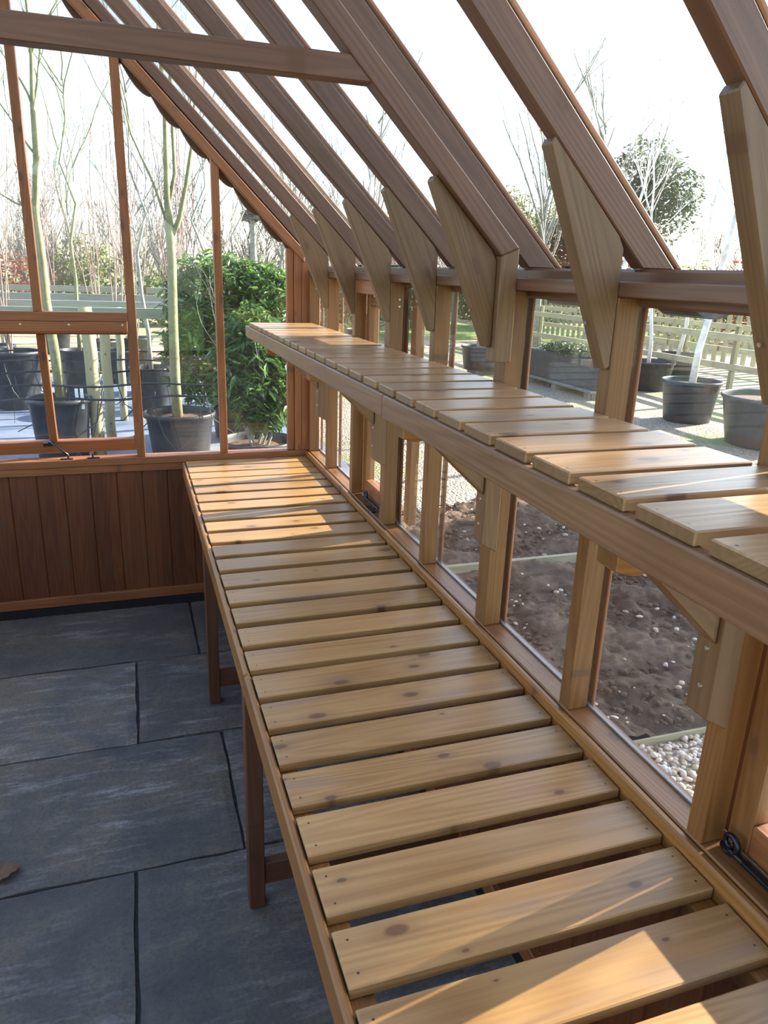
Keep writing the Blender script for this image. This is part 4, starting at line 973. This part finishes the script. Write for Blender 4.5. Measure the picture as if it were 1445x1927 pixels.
# black gutter lengths in half-round section, drawn for unidentified dark shapes
for k, (ya_, yb_, lb) in enumerate(((1.485, 1.70, 'short black gutter length outside the pane left of the second stud'), (1.155, 1.27, 'short black gutter length outside the pane nearest the second stud'))):
    pts = []
    for i in range(13):
        a = math.pi * i / 12; pts.append((0.185 + 0.052 * math.cos(a), 1.675 - 0.038 * math.sin(a)))
    pts2 = [(0.185 + 0.048 * math.cos(math.pi * i / 12), 1.675 - 0.034 * math.sin(math.pi * i / 12)) for i in range(12, -1, -1)]
    tag(MB().prism_y(pts + pts2, ya_, yb_).build('channel', M['pipe'], None), lb, 'channel', 'black gutter lengths')

# ------------------------------------------------------------------ background trees and hedges
def leafy_tree(name, label, c, blobs, n, leafsize, mat, trunk_r, seed, group=None, bark='bark_grey', twigs=10):
    t = thing(name, label, 'tree', c, group); rr = random.Random(seed)
    top = max(b[2] for b in blobs); mb = MB()
    mb.tube([(c[0], c[1], c[2] - .1), (c[0] + .05, c[1], (c[2] + top) / 2), (blobs[0][0], blobs[0][1], top)], [trunk_r, trunk_r * .7, trunk_r * .3], 9)
    for k in range(twigs):
        b = rr.choice(blobs); s = Vector((c[0], c[1], c[2] + (top - c[2]) * rr.uniform(.25, .8)))
        e = Vector((b[0] + rr.uniform(-1, 1) * b[3], b[1] + rr.uniform(-1, 1) * b[4], b[2] + rr.uniform(0, 1) * b[5])); branchy(mb, s, e - s, (e - s).length * 1.1, trunk_r * .3, 2, rr, .4, .2)
    mb.build('trunk', M[bark], t, smooth=True)
    mb = MB(); k = sum(b[3] * b[4] * b[5] for b in blobs)
    for b in blobs: leaves(mb, ptf(b, rr), int(n * b[3] * b[4] * b[5] / k), leafsize, rr, 0.7, .45)
    mb.build('foliage', M[mat], t); return t
leafy_tree('evergreen_tree', 'dark rounded evergreen tree above the eaves between the two nearest rafters', (15.6, 22.4, GZ),
           [(15.6, 22.6, 4.7, 1.25, 1.25, 1.5), (15.9, 21.6, 4.2, 1.1, 1.2, 1.2), (15.2, 23.4, 3.6, 1.0, 1.1, 1.2)], 5200, .20, 'evergreen', .16, 51)
leafy_tree('bushy_tree', 'greenish bushy tree seen left of the second bracket above the eaves', (14.4, 28.6, GZ),
           [(14.2, 29.6, 3.6, 1.6, 1.6, 1.6), (15.2, 27.4, 3.2, 1.3, 1.4, 1.4)], 3600, .22, 'hedge', .14, 52, twigs=26)
leafy_tree('copper_leaved_tree', 'dark tree with coppery leaves beside the bushy green one', (15.6, 27.0, GZ),
           [(15.8, 26.2, 3.0, 1.3, 1.2, 1.5), (16.6, 25.4, 2.2, 1.1, 1.2, 1.1)], 3600, .22, 'copper', .12, 53)
leafy_tree('evergreen_tree', 'low dark evergreen outside the far studs of the right wall', (6.3, 22, GZ),
           [(6.3, 22, 1.6, 1.1, 1.0, 1.5)], 2600, .18, 'evergreen', .10, 54)
# trees standing off to the right whose crowns shade the middle of the benches
leafy_tree('pine_tree', 'tall evergreen off to the right whose crown shades the bench', (13.0, 4.1, GZ),
           [(13.0, 3.80, 6.72, .9, .74, .80), (13.0, 4.15, 7.65, .7, .55, .75)], 9000, .20, 'evergreen', .14, 55)
leafy_tree('pine_tree', 'second evergreen off to the right whose crown shades the soil', (13.6, 5.5, GZ),
           [(13.5, 5.15, 5.3, 1.1, 1.05, .72), (13.6, 6.1, 4.9, .9, .75, .55)], 8500, .20, 'evergreen', .14, 56)

# bare winter trees on the skyline: five different ones built once, then copied
bare = []
for k in range(5):
    rr = random.Random(100 + k); mb = MB(); h = [3.4, 3.0, 3.8, 2.8, 4.2][k]
    n = [5, 4, 6, 4, 3][k]
    for q in range(n):
        a = 6.28 * q / n + rr.random(); branchy(mb, (0.25 * math.cos(a), 0.25 * math.sin(a), -0.1), (.3 * math.cos(a), .3 * math.sin(a), 1), h * .62, .05, 3, rr, .55, .35, 6, (3, 5), .64, 4, .12, None, 0.007)
    t = thing('bare_tree', 'x', 'tree', (0, 0, 0), 'bare winter trees on the skyline'); mb.build('branches', M['bark_far'], t); bare.append(t)
def copy_thing(src, loc, rz, sc, label, group=None):
    c = src.copy(); COL.objects.link(c); c.matrix_basis = Matrix.Translation(Vector(loc)) @ Matrix.Rotation(rz, 4, 'Z') @ Matrix.Scale(sc, 4); c['label'] = label
    if group: c['group'] = group
    for ch in src.children:
        d = ch.copy(); COL.objects.link(d); d.parent = c
        for g in ch.children:
            e = g.copy(); COL.objects.link(e); e.parent = d
    return c
ORD = ['first', 'second', 'third', 'fourth', 'fifth', 'sixth', 'seventh', 'eighth', 'ninth', 'tenth', 'eleventh', 'twelfth', 'thirteenth', 'fourteenth', 'fifteenth', 'sixteenth', 'seventeenth', 'eighteenth', 'nineteenth', 'twentieth', 'twenty first', 'twenty second', 'twenty third', 'twenty fourth']
rr = random.Random(9)
spots = [(-8.6 + 0.78 * i + rr.uniform(-.2, .2), 27 + rr.uniform(-3, 5)) for i in range(24)] + [(9.5 + 2.1 * i, 36 + rr.uniform(-4, 3)) for i in range(10)] + [(21 + 2 * i, 27 - 1.3 * i) for i in range(6)]
for i, (x, y) in enumerate(spots):
    if i < 24: lb = 'bare grey twiggy tree, %s from the left beyond the far end wall' % ORD[i]
    elif i < 34: lb = 'bare grey twiggy tree beyond the lawn, %s from the left in its row' % ORD[i - 24]
    else: lb = 'bare grey twiggy tree beyond the yard fence, %s from the left of six' % ORD[i - 34]
    src = bare[i % 5]
    if i < 5:
        src.matrix_basis = Matrix.Translation(Vector((x, y, GZ))) @ Matrix.Rotation(i * 1.3, 4, 'Z') @ Matrix.Scale(1.0, 4); src['label'] = lb
    else: copy_thing(src, (x, y, GZ), rr.uniform(0, 6.28), rr.uniform(.8, 1.2), lb)
# leafy hedging under them
hedges = []
for k in range(3):
    rr = random.Random(200 + k); t = thing('hedge_shrub', 'x', 'shrub', (0, 0, 0), 'scrubby shrubs along the far boundary'); mb = MB()
    leaves(mb, ptf((0, 0, 1.0, 1.6, 1.0, 1.15), rr), 1700, .17, rr, .7, .5); mb.build('foliage', M[['hedge', 'hedge', 'copper'][k]], t)
    mb = MB()
    for q in range(9): branchy(mb, (rr.uniform(-1, 1), rr.uniform(-.5, .5), -0.1), (rr.uniform(-.4, .4), 0, 1), 1.7, .02, 2, rr, .5, .3)
    mb.build('stems', M['bark_pale'], t); hedges.append(t)
hs = [(-9 + 2.3 * i + rr.uniform(-.4, .4), 23.5 + rr.uniform(-1, 3)) for i in range(7)] + [(8 + 2.6 * i, 31 - .2 * i) for i in range(9)] + [(17 + 1.2 * i, 21 - 1.8 * i) for i in range(9)]
for i, (x, y) in enumerate(hs):
    if i < 7: lb = 'scrubby leafy shrub, %s from the left in the hedge beyond the nursery rows' % ORD[i]
    elif i < 16: lb = 'scrubby leafy shrub along the lawn edge, %s from the left' % ORD[i - 7]
    else: lb = 'scrubby leafy shrub beyond the yard fence, %s from the left' % ORD[i - 16]
    src = hedges[(i * 2 + (i // 4)) % 3] if i >= 3 else hedges[i]
    if i < 3: src.matrix_basis = Matrix.Translation(Vector((x, y, GZ))); src['label'] = lb
    else: copy_thing(src, (x, y, GZ), rr.uniform(0, 6.28), rr.uniform(.8, 1.25), lb)
# tree with an old nest above the laurels
t = thing('nest_tree', 'thin bare tree with a dark bird nest in its fork above the laurels', 'tree', (2.28, 20, GZ)); mb = MB(); rr = random.Random(3)
mb.tube([(2.28, 20, GZ - .1), (2.3, 20, 1.5), (2.28, 20, 2.9), (2.25, 20, 3.8)], [.10, .085, .07, .03], 8)
for q in range(9): branchy(mb, (2.28, 20, 2.6 + rr.uniform(0, .6)), (rr.uniform(-1, 1), rr.uniform(-1, 1), .9), 1.0, .02, 2, rr, .5, .2)
mb.build('trunk', M['bark_grey'], t, smooth=True)
mb = MB()
for q in range(260):
    a = rr.uniform(0, 6.28); v = Vector((math.cos(a) * .26, math.sin(a) * .26, rr.uniform(-.12, .16))) * rr.uniform(.4, 1); d = Vector((-math.sin(a), math.cos(a), rr.uniform(-.4, .4))) * .16
    mb.tube([Vector((2.28, 20, 2.95)) + v - d, Vector((2.28, 20, 2.95)) + v + d], .010, 3)
mb.build('nest', M['bark_far'], t)
# taller far trees seen through the roof glass
for k, (x, y, h, lb) in enumerate(((5.2, 19.5, 5.6, 'tall bare tree seen through the roof panes above the brackets'), (9.2, 17.5, 6.2, 'tall thin bare tree seen high through the roof pane beside the truss'), (10.4, 17.0, 5.4, 'wispy bare tree seen low through the pane right of the truss'), (3.4, 22.0, 4.8, 'bare tree seen between the first rafters from the far end'))):
    t = thing('tall_bare_tree', lb, 'tree', (x, y, GZ)); mb = MB(); rr = random.Random(60 + k); single(mb, Vector((x, y, GZ - .1)), h, rr, .07, .35)
    for q in range(5): branchy(mb, (x, y, h * .4), (rr.uniform(-.5, .5), rr.uniform(-.5, .5), 1), h * .5, .03, 3, rr, .4, .4, 6, (2, 4), .6)
    mb.build('trunk', M['bark_grey'], t, smooth=True)
